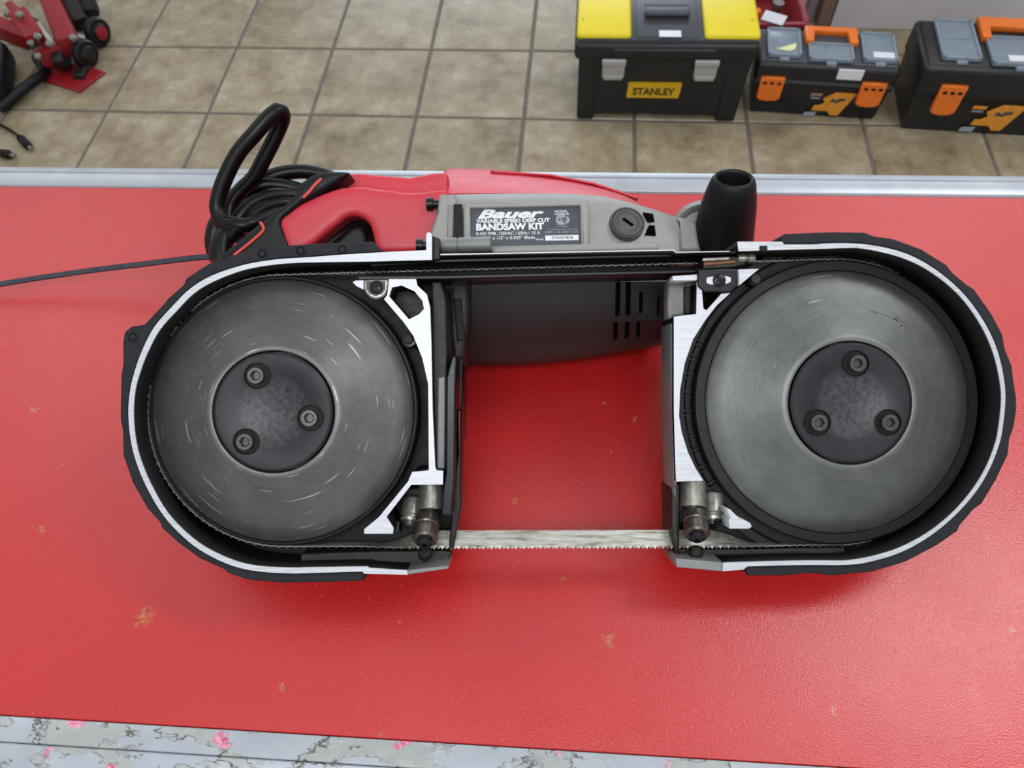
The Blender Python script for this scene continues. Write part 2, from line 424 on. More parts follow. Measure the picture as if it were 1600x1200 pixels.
# ------------------------------------------------------------------ counter
counter = empty('shop_counter', (0, 0.28, FLOOR_Z))
tag(counter, 'shop counter with bright red top and silver edge strips under the bandsaw', 'counter')
def cpart(o): o.location = Vector(o.location)-Vector((0, 0.28, FLOOR_Z)); return o
XL, XR = -1.15, 1.25
cpart(rbox('counter_top', (XL, 0.0435, -0.022), (XR, 0.5185, 0.0), M_RED, counter, 0.0006, 1))
def strip(name, prof, m):
    o = loft(name, [[(x, y, z) for y, z in prof] for x in (XL, XR)], m, counter); return cpart(o)
strip('edge_strip', [(0.519, -0.03), (0.519, 0.0012), (0.520, 0.0022), (0.534, 0.0030), (0.5345, 0.0022), (0.536, 0.0022), (0.5365, 0.0034), (0.541, 0.0030), (0.545, 0.0008), (0.546, -0.004), (0.546, -0.03)], M_STRIP)
strip('edge_strip', [(0.043, -0.03), (0.043, 0.0014), (0.042, 0.0020), (0.0290, 0.0020), (0.0284, 0.0014), (0.0284, -0.004), (0.0284, -0.03)], M_STRIPN)
strip('edge_strip', [(0.0280, -0.03), (0.0280, 0.0010), (0.0272, 0.0018), (0.020, 0.0012), (0.012, -0.002), (0.006, -0.007), (0.002, -0.014), (0.0005, -0.022), (0.0005, -0.03)], M_STRIPN)
cpart(rbox('counter_body', (XL+0.02, 0.05, FLOOR_Z), (XR-0.02, 0.525, -0.022), M_BODY, counter, 0.002, 1))

# ================================================================== BANDSAW
D0 = 0.45                          # distance of the machined rim plane from the lens
SAWM = Matrix.Translation(CPOS+CF*D0) @ CROT.to_4x4()
SAW = empty('bandsaw'); SAW.matrix_world = SAWM
tag(SAW, 'portable deep cut bandsaw lying open on the red counter, both blade wheels showing', 'bandsaw')
def W(px, py, z=0.0):
    s = (D0-z)/FPX; return Vector(((px-800)*s, (600-py)*s, z))
def WL(pts, z=0.0): return [W(x, y, z) for x, y in pts]
def plate(name, pts, zt, zb, m, bevel=0.0, parent=None, holes=(), smooth=0, res=2):
    lp = [WL(pts, zt)]+[WL(h, zt) for h in holes]
    if smooth: lp = [catmull(l, smooth, True) for l in lp]
    return flat_shape(name, lp, zt, zb, m, parent or SAW, bevel, res)

# ---- outer rims (machined face on a black wall)
L_OUT = [(666, 391), (627, 392.5), (600, 394), (540, 397.5), (480, 402), (430, 405.5), (380, 414), (330, 431), (296, 452), (269, 479), (241, 511), (221, 550), (209, 585), (203, 612), (200.5, 645), (204, 686), (212.5, 721), (229, 761), (255, 805), (287.5, 840), (320, 864), (363, 884), (405, 893), (455, 896), (480, 895.5), (515, 894.5), (566, 893), (569, 896.5), (637.5, 898)]
L_IN = [(636, 891), (577.5, 887.5), (574, 885), (515, 886), (480, 886.5), (455, 887), (405, 884.5), (367, 876), (325, 857), (292.5, 833.5), (261, 800), (235.5, 756), (219.5, 717), (211.5, 684), (208.5, 645), (211, 611), (217, 587), (229, 554), (249, 516), (276, 485.5), (302, 459), (334, 439.5), (382, 421.5), (431, 413), (480, 410), (580, 408.5), (675, 406), (675, 366), (670, 362), (666, 366)]
R_OUT = [(1152.5, 377.5), (1222, 377.5), (1225, 382), (1270, 382), (1300, 380), (1350, 381.5), (1400, 391), (1440, 407.5), (1480, 435), (1512.5, 467), (1540, 507), (1557.5, 545), (1567.5, 585), (1571, 622.5), (1566.5, 670), (1560, 698), (1546, 733), (1525, 768), (1492.5, 805), (1452.5, 838), (1407.5, 863), (1362.5, 877), (1325, 882.5), (1245, 883), (1167.5, 885), (1162, 890), (1129, 892.5)]
R_IN = [(1130, 879), (1245, 876), (1300, 876), (1325, 875.5), (1361, 869.5), (1405, 856), (1450, 832), (1489, 800.5), (1520, 764.5), (1541, 730), (1554.5, 696), (1560.5, 669), (1565, 622.5), (1561, 586), (1551, 547.5), (1534, 510), (1507.5, 471), (1475.5, 440), (1437, 414.5), (1398, 399), (1350, 388.5), (1320, 387.5), (1270, 389), (1195, 391), (1154, 392.5)]
def arc_smooth(lst, i0, i1, n=4):
    return lst[:i0]+[(v.x, v.y) for v in catmull([(x, y, 0) for x, y in lst[i0:i1]], n)]+lst[i1:]
L_RO, L_RI = arc_smooth(L_OUT, 3, 26), arc_smooth(L_IN, 3, 26)
R_RO, R_RI = arc_smooth(R_OUT, 3, 25), arc_smooth(R_IN, 0, 24)
LW = plate('frame_casting', L_RO+L_RI, -0.0012, -0.044, M_PAN)
plate('machined_rim', L_RO+L_RI, 0.0, -0.0012, M_ALU, parent=LW)
RW = plate('frame_casting', R_RO+R_RI, -0.0012, -0.040, M_PAN)
plate('machined_rim', R_RO+R_RI, 0.0, -0.0012, M_ALU, parent=RW)
plate('rim_notch', [(1187, 384), (1199, 384), (1199, 392), (1187, 392)], 0.0004, -0.002, M_PAN, parent=RW)
# chamfered grey lip at the foot of each rim
plate('rim_toe', [(636, 891), (701, 884), (700, 889), (637.5, 898)], -0.0008, -0.040, M_CAST, 0.0006, LW)
plate('rim_toe', [(1056, 872.5), (1057, 886.5), (1129, 893), (1130, 879)], -0.001, -0.036, M_CAST, 0.0006, RW)
# pan floors
plate('pan_floor', [(675, 400)]+L_RO[1:-1]+[(637, 896), (700, 886), (706, 812), (694, 735), (676, 640), (675, 470)], -0.038, -0.044, M_PAN, parent=LW)
plate('pan_floor', R_RO[:-1]+[(1129, 890), (1058, 884), (1046, 800), (1053, 750), (1053, 500), (1089, 492), (1089, 430), (1154, 420)], -0.036, -0.040, M_PAN, parent=RW)
# lower grey shelf of each pan where the blade leaves the guard
plate('inner_ledge', [(470, 884), (574, 883), (579, 886), (700, 882), (704, 862), (690, 860), (560, 862), (470, 866)], -0.020, -0.040, M_GREASE, 0.001, LW)
plate('inner_ledge', [(1060, 874), (1130, 877), (1320, 874), (1320, 856), (1200, 858), (1056, 858)], -0.022, -0.038, M_GREASE, 0.001, RW)
# webs with a machined face
L_WEB = [(607.5, 436), (650, 436), (652, 446), (667, 460), (672, 480), (674, 535), (676, 640), (680, 729), (682, 735), (692.5, 735.5), (692, 757), (642.5, 757.5), (604, 807.5), (615, 825), (614, 834), (569, 834), (569, 827), (592.5, 807.5), (637.5, 752.5), (644, 737.5), (670, 735), (669.5, 640), (669, 600), (660, 560), (646, 525), (630, 502.5), (600, 467.5), (605, 461), (607, 447)]
L_HOLE = [(612.5, 449), (627.5, 446), (647.5, 455), (660, 470), (662.5, 482.5), (655, 491), (639, 499), (608, 463)]
lw = plate('web', L_WEB, -0.0012, -0.040, M_PAN, holes=[L_HOLE], parent=LW)
plate('machined_web_face', L_WEB, -0.0002, -0.0012, M_ALU, holes=[L_HOLE], parent=LW)
plate('web_tip', [(551, 441), (555, 438.5), (568, 438), (568, 452), (557, 447)], 0.0, -0.020, M_ALU, parent=LW)
plate('pocket_floor', L_HOLE, -0.026, -0.030, M_GREASE, parent=LW)
R_WEB = [(1089, 441), (1097, 442), (1097, 457), (1099, 482), (1104, 485), (1127, 459), (1141, 458), (1120, 477), (1102, 500), (1083, 530), (1070, 567), (1062.5, 610), (1061, 650), (1065, 675), (1075, 707), (1087, 732), (1099, 751), (1056.5, 752.5), (1055, 715), (1053, 640), (1053, 495), (1070, 492.5), (1088, 491)]
plate('web', R_WEB, -0.0012, -0.038, M_PAN, parent=RW)
plate('machined_web_face', R_WEB, -0.0002, -0.0012, M_ALU, parent=RW)
plate('machined_web_face', [(1051, 431.5), (1089, 429), (1089, 438), (1052, 438)], -0.0002, -0.02, M_ALU, parent=RW)
plate('machined_web_face', [(1154, 421), (1186, 420), (1155, 446)], -0.0002, -0.02, M_ALU, parent=RW)
plate('machined_web_face', [(1136, 797.5), (1141, 796), (1155, 810), (1172, 817), (1174.5, 823), (1170, 826), (1140, 826), (1139, 812), (1142, 809)], -0.0002, -0.03, M_ALU, parent=RW)
# grey cast side of the front housing, facing the cutting bay
plate('cast_side', [(1043, 441), (1089, 441), (1089, 492), (1053, 495), (1053, 500), (1043, 500)], -0.022, -0.036, M_CAST, 0.002, RW)
plate('cast_pocket', [(1070, 447), (1086, 447), (1086, 490), (1070, 490)], -0.018, -0.030, M_GREASE, 0.001, RW)
plate('cast_side', [(1049, 505), (1054, 505), (1056, 752), (1057, 780), (1053, 762), (1051, 700), (1049, 600)], -0.006, -0.038, M_CAST, 0.0015, RW)
plate('cast_side', [(1049, 762), (1062, 755), (1062, 873), (1057, 872), (1050, 840)], -0.014, -0.045, M_GREASE, 0.0015, RW)
plate('cast_side', [(674, 440), (690, 440), (697, 470), (699, 560), (697, 735), (679, 735), (675, 560)], -0.012, -0.090, M_GREASE, 0.0015, LW)
plate('cast_rib', [(684, 590), (696, 588), (695, 733), (682, 733)], -0.010, -0.06, M_CAST, 0.001, LW)

# ---- rubber bumpers
L_BUMP = [(595, 389), (582, 377), (535, 379), (500, 380), (440, 384), (392, 390), (360, 400), (327, 411), (290, 435), (287, 444), (276, 454), (262, 466), (256, 474), (225, 507), (205, 510), (194, 519), (191.5, 535), (192, 567), (189, 585), (187.5, 635), (187.5, 657), (191, 672), (192, 712), (207, 755), (227, 790), (229, 794), (250, 817), (252, 825), (280, 850), (315, 875), (319, 876), (352, 891), (354, 895), (385, 906), (435, 911), (515, 910), (567, 908), (569, 895)]
R_BUMP = [(1220, 379), (1222, 371), (1227, 365), (1300, 362), (1352, 363), (1367, 369), (1395, 372.5), (1440, 389), (1480, 414), (1490, 427), (1512, 445), (1523, 452), (1550, 490), (1567, 522), (1571, 545), (1582, 572), (1585, 597), (1589, 622), (1589, 640), (1585, 667), (1578, 687), (1576, 710), (1557, 750), (1535, 787), (1522, 796), (1500, 822), (1497, 830), (1465, 852), (1420, 876), (1410, 880), (1362, 894), (1300, 900), (1270, 896), (1220, 900), (1170, 900), (1165, 890)]
def bumper(outer, rim, zt, zb, m, par):
    return plate('rubber_bumper', outer+rim, zt, zb, m, 0.0012, par)
lb = bumper(L_BUMP, [(x, y) for x, y in L_RO[2:-2]][::-1], -0.0035, -0.046, M_RUB, SAW)
rb = bumper(R_BUMP, [(x, y) for x, y in R_RO[2:-2]][::-1], -0.0035, -0.042, M_RUB, SAW)
for (x, y), p in (((410, 396), lb), ((470, 392), lb), ((535, 390), lb), ((208, 527), lb)):
    z_lathe('bumper_stud', W(x, y, -0.0035), [(0.0, 0.0006), (0.0018, 0.0006), (0.0022, 0.0), (0.0026, 0.0006), (0.0030, 0.0004), (0.0031, -0.001)], M_RUB, p, 20)

# ---- wheels
def socket_bolt(cx, cy, z, parent, base):
    c = W(cx, cy, z)-base
    z_lathe('bolt_recess', c, [(0.0078, 0.0004), (0.0082, 0.0009), (0.0076, 0.0009), (0.0072, 0.0002), (0.0, 0.0002)], M_PAN, parent, 28)
    r, ri = 0.0052, 0.0027
    bm = bmesh.new(); seg = 24
    def ring(rad, zz, six=False): return [bm.verts.new((rad*math.cos(2*math.pi*k/seg)*(1/max(math.cos((2*math.pi*k/seg) % (math.pi/3)-math.pi/6), .5) if six else 1),
                                                        rad*math.sin(2*math.pi*k/seg)*(1/max(math.cos((2*math.pi*k/seg) % (math.pi/3)-math.pi/6), .5) if six else 1), zz)) for k in range(seg)]
    R = [ring(r, 0.0002), ring(r, 0.0030), ring(r*0.93, 0.0036), ring(ri*1.15, 0.0036), ring(ri*0.88, 0.0030, True), ring(ri*0.86, 0.0006, True)]
    for A, B in zip(R, R[1:]):
        for k in range(seg): bm.faces.new((A[k], A[(k+1) % seg], B[(k+1) % seg], B[k]))
    bm.faces.new(R[-1])
    o = from_bm('socket_bolt', bm, M_BOLT, parent, c); autosmooth(o, 40)
def wheel(hx, hy, hub_r, met_r, tire_r, bolts, mt, label, phase):
    c = W(hx, hy, 0.0)
    zr = -0.020; s = (D0-zr)/FPX
    hr, mr, tr = hub_r*D0/FPX, met_r*s, tire_r*s
    wl = z_lathe('blade_wheel', c, [(0.0, -0.012), (hr-0.0002, -0.012), (hr, -0.0022), (hr+0.0006, -0.0010), (hr+0.0022, -0.0006), (hr+0.0045, -0.0016), (hr+0.012, -0.0055), (hr+0.024, -0.0112), (mr-0.010, -0.0160), (mr-0.0015, -0.0188), (mr, zr), (mr, -0.033), (0.02, -0.033)], mt, SAW, 128, 40)
    tag(wl, label)
    z_lathe('tyre', (0, 0, 0), [(mr+0.0001, zr-0.0008), (mr+0.0008, zr+0.0004), (tr-0.0010, zr+0.0002), (tr, zr-0.0010), (tr, -0.034), (mr, -0.034)], M_TIRE, wl, 128)
    hp = z_lathe('hub_plate', (0, 0, 0), [(0.0, 0.0), (hr*0.52, 0.0), (hr*0.535, 0.0003), (hr-0.0022, 0.0003), (hr-0.0008, -0.0006), (hr-0.0008, -0.008), (0.0, -0.008)], M_HUB, wl, 96)
    for bx, by in bolts: socket_bolt(bx, by, 0.0004, wl, c)
    return wl
WHL = wheel(426.5, 643.5, 95, 204, 211.5, [(402, 587), (485, 653), (385, 690)], M_WHL, 'rear blade wheel, darker and scored with bright arcs', 0)
WHR = wheel(1329.5, 629.5, 96, 204.5, 222.5, [(1337, 568), (1277, 660), (1387, 660)], M_WHR, 'front blade wheel, smoother grey face', 1)
# cast direction arrows on the wheel faces (raised)
def arc_bar(px, cpx, name, parent, z, rad, m):
    pts = catmull([W(x, y, z) for x, y in px], 8); off = W(*cpx, 0.0)
    o = tube(name, [p-off for p in pts], rad, m, parent, 8); return o
arc_bar([(302, 693), (310, 708), (322, 727), (341, 750)], (426.5, 643.5), 'cast_arrow', WHL, -0.0105, 0.0011, M_WHL)
arc_bar([(294, 690), (300, 683), (305, 690)], (426.5, 643.5), 'cast_arrow', WHL, -0.0115, 0.0010, M_WHL)
arc_bar([(1330, 487), (1360, 490), (1385, 498), (1405, 508)], (1329.5, 629.5), 'cast_arrow', WHR, -0.0115, 0.0018, M_WHR)
arc_bar([(1398, 512), (1413, 512), (1400, 497)], (1329.5, 629.5), 'cast_arrow', WHR, -0.0112, 0.0012, M_WHR)
# ribbed ring behind the front wheel
cR = W(1307, 628.2, -0.030); sR = (D0+0.030)/FPX
ring = z_lathe('ribbed_guard_ring', cR, [(214*sR, -0.003), (214*sR, 0.0), (236*sR, 0.0), (240*sR, 0.002), (252*sR, 0.002), (252*sR, -0.003)], M_TIRE, SAW, 128)
bm = bmesh.new()
for ang in (157, 163, 170, 177, 184, 192, 199, 206, 213):
    for da in (-0.9, 0.9):
        Mx = Matrix.Rotation(math.radians(ang+da), 4, 'Z')
        box_bm(bm, (223*sR, -0.0004, -0.001), (251*sR, 0.0004, 0.0030), Mx)
from_bm('ring_ribs', bm, M_BLK, ring)

# ---- blade: one closed toothed band
def blade():
    cl, rl = (442.4, 641.6), 212.5; cr, rr = (1307, 628.2), 223.5
    path = []
    for k in range(0, 181):
        t = math.radians(90+k); path.append((cl[0]+rl*math.cos(t), cl[1]+rl*math.sin(t)))   # bottom -> left -> top (image y down)
    x0, y0 = path[-1]
    for k in range(1, 120): path.append((x0+(cr[0]-x0)*k/120, y0+(cr[1]-rr-y0)*k/120))
    for k in range(0, 181):
        t = math.radians(-90+k); path.append((cr[0]+rr*math.cos(t), cr[1]+rr*math.sin(t)))
    x1, y1 = path[-1]; xe, ye = path[0]
    for k in range(1, 200):
        f = k/200; x = x1+(xe-x1)*f; y = y1+(ye-y1)*f
        if 560 < x < 1250:                      # the guides pull the band out a little
            g = min(1, (x-560)/80, (1250-x)/120); y += 3.0*g
        path.append((x, y))
    P = [W(x, y, -0.0185 if x < 800 else -0.0185-0.0105*max(0, min(1, (x-1150)/150))) for x, y in path]
    # resample at the tooth pitch
    L = [0]
    for a, b in zip(P, P[1:]+P[:1]): L.append(L[-1]+(b-a).length)
    n = int(L[-1]/0.0026/2)*2*2; Q = []; j = 0
    for k in range(n):
        s = L[-1]*k/n
        while L[j+1] < s: j += 1
        f = (s-L[j])/max(L[j+1]-L[j], 1e-9); Q.append(P[j].lerp(P[(j+1) % len(P)], f))
    bm = bmesh.new(); rows = []
    for k, q in enumerate(Q):
        t = (Q[(k+1) % n]-Q[k-1]).normalized()
        px = 800+q.x*FPX/(D0-q.z); tw = 0.0
        if q.y < -0.03 and 590 < px < 1190:
            tw = min(1, (px-590)/90, (1190-px)/90); tw = math.radians(60)*tw*tw*(3-2*tw)
        inward = Vector((0, 0, 1)).cross(t); inward = inward if inward.dot(Vector((0.03, -0.012, 0))-q) > 0 else -inward
        wd = (Vector((0, 0, -1))*math.cos(tw)+inward*math.sin(tw)).normalized(); nr = t.cross(wd)
        tip = q-wd*(0.0009 if k % 2 == 0 else -0.0006)+nr*(0.0004*(1 if (k//2) % 2 else -1) if k % 2 == 0 else 0)
        hw = 0.0003
        g = q+wd*0.0014; e = q+wd*0.0115
        rows.append([bm.verts.new(v) for v in (tip+nr*hw, g+nr*hw, e+nr*hw, e-nr*hw, g-nr*hw, tip-nr*hw)])
    for k in range(n):
        A, B = rows[k], rows[(k+1) % n]
        for a in range(6): bm.faces.new((A[a], A[(a+1) % 6], B[(a+1) % 6], B[a]))
    o = from_bm('saw_blade', bm, M_BLADE, SAW); tag(o, 'toothed steel band running around both wheels'); return o
blade()

# ---- top beam: channel that carries the blade
CH = plate('blade_channel', [(560, 408), (690, 400), (1052, 391), (1062, 393), (1154, 391), (1154, 424), (1039, 425), (832, 430), (690, 434), (560, 436)], -0.036, -0.042, M_PAN)
plate('channel_wall', [(688, 397.5), (1052, 390.5), (1057, 394), (1150, 392.5), (1150, 394.5), (1056, 396), (1051, 392.7), (688, 399.8)], -0.001, -0.040, M_BLKM, 0.0, CH)
plate('worn_edge', [(688, 396.8), (1052, 389.9), (1057, 393.4), (1140, 392.0), (1140, 393.4), (1056, 394.8), (1051.5, 391.4), (688, 398.4)], -0.0002, -0.0014, M_ALU, 0.0, CH)
plate('channel_wall', [(560, 432.5), (690, 432), (832, 428.5), (1039, 424), (1090, 423), (1090, 425), (1039, 426.5), (832, 431), (690, 434.8), (560, 436)], -0.006, -0.040, M_BLKM, 0.0, CH)
plate('blade_liner', [(580, 411), (688, 405), (1052, 396.5), (1052, 401), (688, 410), (580, 416)], -0.012, -0.036, M_BLKM, 0.0005, CH)
plate('channel_hook', [(675, 368), (686, 372), (688, 404), (676, 407)], -0.006, -0.036, M_GREASE, 0.001, CH)

# upper guide clamps
def phillips(cx, cy, z, r, parent, m=M_BLKM):
    c = W(cx, cy, z)
    s = z_lathe('phillips_screw', c, [(0.0, 0.0013), (r*0.5, 0.0012), (r*0.9, 0.0006), (r, 0.0), (r, -0.002)], m, parent, 24)
    bm = bmesh.new()
    for a in (0.4, 0.4+math.pi/2): box_bm(bm, (-r*0.6, -r*0.13, 0.0009), (r*0.6, r*0.13, 0.0014), Matrix.Translation(c) @ Matrix.Rotation(a, 4, 'Z'))
    from_bm('screw_cross', bm, M_PAN, parent)
gl = plate('guide_clip', [(568, 437), (606, 436.5), (606, 452), (602, 461), (595, 466), (587, 468), (578, 465), (571, 458), (568, 450)], 0.0012, -0.010, M_STEEL, 0.0012)
plate('clip_inset', [(572, 440), (602, 439.5), (602, 452), (598, 459), (587, 463), (577, 459), (572, 451)], 0.0015, 0.0010, M_DKSTEEL, 0.0002, gl)  # darker steel inset on the clip face
phillips(588, 449, 0.0016, 0.0042, gl)
gr = plate('guide_clamp', [(1091, 420.5), (1152.5, 419.5), (1152.5, 447), (1142, 456.5), (1102, 456.5), (1091, 447)], 0.0020, -0.010, M_BLKM, 0.0010)
plate('clamp_slot', [(1104, 434), (1110, 432.5), (1136, 431.5), (1142, 434), (1142, 440), (1136, 443), (1110, 444.5), (1104, 442)], 0.0023, 0.0016, M_ALU, 0.0, gr)
phillips(1124, 438, 0.0026, 0.0040, gr)
gb = plate('guide_block', [(1098, 401), (1140, 399), (1165, 402), (1165, 414), (1140, 419), (1098, 420)], -0.010, -0.034, M_DKSTEEL, 0.001)
plate('brass_pad', [(1100, 410), (1150, 406), (1150, 411), (1100, 415)], -0.0085, -0.014, mat('rusty_brass', rgb(128, 84, 60), 0.45, 0.5, 0.3, 300), 0.0004, gb)
plate('steel_pad', [(1098, 403), (1140, 401), (1140, 406), (1098, 408)], -0.0080, -0.014, M_STEEL, 0.0004, gb)
axis_lathe('guide_bearing', W(1152, 404, -0.012), W(1178, 403, -0.012), [(0, 0.0), (0, 0.0032), (0.4, 0.0034), (0.45, 0.0026), (0.55, 0.0026), (0.6, 0.0034), (1, 0.0032), (1, 0)], M_STEEL, gb, 18)
axis_lathe('small_screw', W(642, 533, -0.024), W(638, 530, -0.018), [(0, 0.0), (0, 0.0048), (0.7, 0.0048), (0.75, 0.0030), (1, 0.0026), (1, 0)], M_DKSTEEL, LW, 18)
z_lathe('small_screw', W(1180, 436, -0.020), [(0.0, 0.002), (0.0028, 0.002), (0.0042, 0.000), (0.0042, -0.006)], M_GREASE, RW, 20)

# ---- lower guide roller groups
def roller_group(name, post, body, second, dx):
    g = axis_lathe(name, W(*post[0]), W(*post[1]), [(0, 0), (0, 0.0075), (0.03, 0.0080), (0.97, 0.0080), (1, 0.0075), (1, 0)], M_ROLL, SAW, 36)
    a, b = W(*post[1]), W(*body[0])
    axis_lathe('neck_screw', a-(b-a)*0.3, b+(b-a)*0.3, [(0, 0), (0, 0.0062), (0.25, 0.0062), (0.3, 0.0052), (0.4, 0.0052), (0.45, 0.0062), (0.6, 0.0060), (0.65, 0.0050), (1, 0.0050), (1, 0)], M_DKSTEEL, g, 28)
    a, b = W(*body[0]), W(*body[1])
    axis_lathe('guide_roller', a, b, [(0, 0), (0, 0.0070), (0.06, 0.0078), (0.38, 0.0078), (0.42, 0.0072), (0.50, 0.0072), (0.54, 0.0078), (0.93, 0.0078), (1, 0.0070), (1, 0)], M_ROLLD, g, 36)
    d = (b-a).normalized()
    axis_lathe('roller_screw', b-d*0.001, b+d*0.0035, [(0, 0), (0, 0.0050), (0.7, 0.0046), (1, 0.003), (1, 0.0016), (0.6, 0.0014), (0.6, 0)], M_BLKM, g, 24)
    a2, b2 = W(*second[0]), W(*second[1])
    axis_lathe('backup_bearing', a2, b2, [(0, 0), (0, 0.0062), (0.08, 0.0070), (0.72, 0.0070), (0.76, 0.0062), (0.84, 0.0062), (0.88, 0.0070), (1, 0.0066), (1, 0.003), (1.15, 0.003), (1.15, 0)], M_ROLL, g, 30)
    c = W(*second[1])+Vector((dx, 0, 0))
    axis_lathe('lock_nut', c, c+Vector((0, -0.006, 0.001)), [(0, 0), (0, 0.0048), (1, 0.0048), (1, 0)], M_BLKM, g, 6)
    return g
roller_group('guide_post', ((674, 755, -0.020), (674, 796, -0.016)), ((668, 808, -0.014), (664, 845, -0.001)), ((646, 778, -0.026), (641, 815, -0.020)), -0.010)
roller_group('guide_post', ((1082, 752, -0.018), (1083, 792, -0.014)), ((1086, 803, -0.013), (1089, 837, -0.001)), ((1112, 772, -0.026), (1114, 813, -0.020)), 0.002)
plate('guide_bracket', [(630, 762), (692, 760), (690, 806), (652, 815), (632, 806)], -0.027, -0.040, M_GREASE, 0.002, LW)
plate('guide_bracket', [(1058, 756), (1104, 756), (1130, 775), (1130, 815), (1060, 818)], -0.027, -0.038, M_GREASE, 0.002, RW)
for x in (664, 1087):
    axis_lathe('screw_reflection', W(x, 866, -0.016), W(x+1, 862, -0.009), [(0, 0), (0, 0.0046), (0.8, 0.0044), (1, 0.003), (1, 0)], M_DKSTEEL, SAW, 20)  # dark reflection of the guide screws, modelled as solid steel

# ---- work shoe: black steel plate standing beside the rear housing
SH = plate('work_shoe', [(697, 590), (706, 556), (713, 556), (712, 620), (711, 745), (706, 806), (689, 806), (693, 757), (696, 735)], -0.005, -0.060, M_BLKM, 0.0012)
plate('shoe_flange', [(705, 806), (711, 745), (716, 700), (716, 640), (719, 640), (721, 790), (709, 858), (701, 858)], -0.018, -0.050, mat('maroon_black_steel', rgb(36, 20, 20), 0.25, 0.4, 0.3, 90), 0.001, SH)
plate('shoe_bracket', [(716, 560), (722, 560), (722, 690), (717, 690)], -0.045, -0.09, M_BLKM, 0.001, SH)

# ---- motor housing (barrel behind the channel)
def sec(px, rows, zref=-0.09):
    x = (px-800)*(D0-zref)/FPX
    return [Vector((x, (600-py)*(D0-z)/FPX, z)) for py, z in rows]
def motor_rows(top, bot, fr=0.0):
    return [(top, -0.080), (top+2, -0.064+fr), (top+16, -0.056+fr), (400, -0.052+fr), (440, -0.054+fr), (470, -0.060+fr), (500, -0.070), (bot-35, -0.085), (bot-12, -0.102), (bot, -0.122), (bot-14, -0.146), (520 if bot > 530 else 505, -0.158), (440, -0.175), (360, -0.180), (top+8, -0.160), (top-4, -0.12)]
MOT = loft('motor_housing', [sec(x, motor_rows(t, b, f)) for x, t, b, f in ((688, 306, 566, -.004), (692, 304, 569, 0), (740, 303, 571, 0), (800, 302, 570, 0), (860, 302, 567, 0), (900, 303, 563, 0), (940, 307, 558, -.001), (980, 316, 551, -.003), (1020, 328, 544, -.006), (1048, 338, 540, -.010), (1056, 346, 536, -.018))], M_HOUS, SAW)
def split_lower(o, ycut):
    bm = bmesh.new(); bm.from_mesh(o.data); lo = bm.copy()
    sel = lambda b, low: [f for f in b.faces if ((sum(v.co.y for v in f.verts)/len(f.verts) < ycut and len(f.verts) == 4) == low)]
    bmesh.ops.delete(bm, geom=sel(bm, True), context='FACES'); bmesh.ops.delete(lo, geom=sel(lo, False), context='FACES')
    bm.to_mesh(o.data); bm.free(); me = bpy.data.meshes.new('lower_motor_cover'); lo.to_mesh(me); lo.free()
    me.materials.append(mat('charcoal_motor_cover', rgb(36, 33, 32), 0.5, 0.0, 0.08, 50, 0.1, 2000))
    return link('lower_motor_cover', me, None, SAW)
LOWC = split_lower(MOT, W(800, 425, -0.05).y)
plate('mount_flange', [(686, 303), (712, 303), (712, 378), (686, 378), (668, 374), (684, 330)], -0.046, -0.10, M_HOUS, 0.002, MOT)
plate('cooling_slot', [(709, 319), (722, 319), (722, 376), (708, 376)], -0.0455, -0.049, M_PAN, 0.0, MOT)
plate('flange_rib', [(700, 320), (708, 320), (707, 374), (699, 374)], -0.0448, -0.049, M_CAST, 0.0005, MOT)
for x, y, z in ((675, 319, -0.058), (659, 384, -0.020)):
    axis_lathe('housing_bolt', W(x-8, y, z), W(x+10, y, z), [(0, 0), (0, 0.0046), (0.55, 0.0046), (0.6, 0.003), (1, 0.003), (1, 0)], M_BLKM, SAW, 20)
axis_lathe('pivot_rod', W(687, 384, -0.022), W(767, 382, -0.022), [(0, 0), (0, 0.0050), (0.33, 0.0050), (0.34, 0.0044), (0.36, 0.0044), (0.37, 0.0050), (0.98, 0.0050), (1, 0.0045), (1, 0)], M_CAST, SAW, 28)
plate('lower_rail', [(768, 384), (1030, 378), (1030, 391), (768, 397)], -0.030, -0.060, M_HOUS, 0.002, MOT)
# raised frame round the name plate
NZ = -0.0462
plate('plate_frame', [(724, 317), (912, 312), (920, 316), (921, 384), (915, 389), (724, 391)], NZ+0.0012, NZ-0.016, M_HOUS, 0.0016, MOT, holes=[[(735, 325), (906, 321), (909, 382), (735, 386)]])
NP = plate('name_plate', [(731, 321), (909, 317), (912, 385), (731, 389)], NZ-0.0022, NZ-0.010, M_SLATE, 0.0003, MOT)
NPZ = NZ-0.0021
def tx(body, px, py, hpx, m=M_WHITE, off=0.0, shear=0.0, sx=1.0, wpx=None, rot=-1.0):
    s = (D0-NPZ)/FPX; M = Matrix.Translation(W(px, py, NPZ)) @ Matrix.Rotation(math.radians(-rot), 4, 'Z')
    o = text('lettering', body, hpx*s/0.72, Matrix.Identity(4), m, NP, off, shear, 0.00005, sx)
    if wpx:
        xs = [v.co.x for v in o.data.vertices]; x0 = min(xs); k = wpx*s/(max(xs)-x0)
        for v in o.data.vertices: v.co.x = (v.co.x-x0)*k
    o.data.transform(M); return o
tx('Bauer', 746, 335.5, 13.5, off=0.00036, shear=0.35, wpx=104)
tx('VARIABLE SPEED DEEP CUT', 744, 346, 5.6, off=0.00013, wpx=115)
tx('BANDSAW KIT', 744, 355.5, 10, off=0.00030, wpx=106)
tx('0-420 FPM, 120VAC / 60Hz / 10 A', 744, 365.5, 5, M_WHITE, 0.00003, wpx=100)
tx('44-7/8" x 1/2" x 0.025" Blade', 744, 372.5, 5, M_WHITE, 0.00003, wpx=92)
tx('MODEL', 867, 330.5, 3.0, M_WHITE, 0.00003, wpx=20)
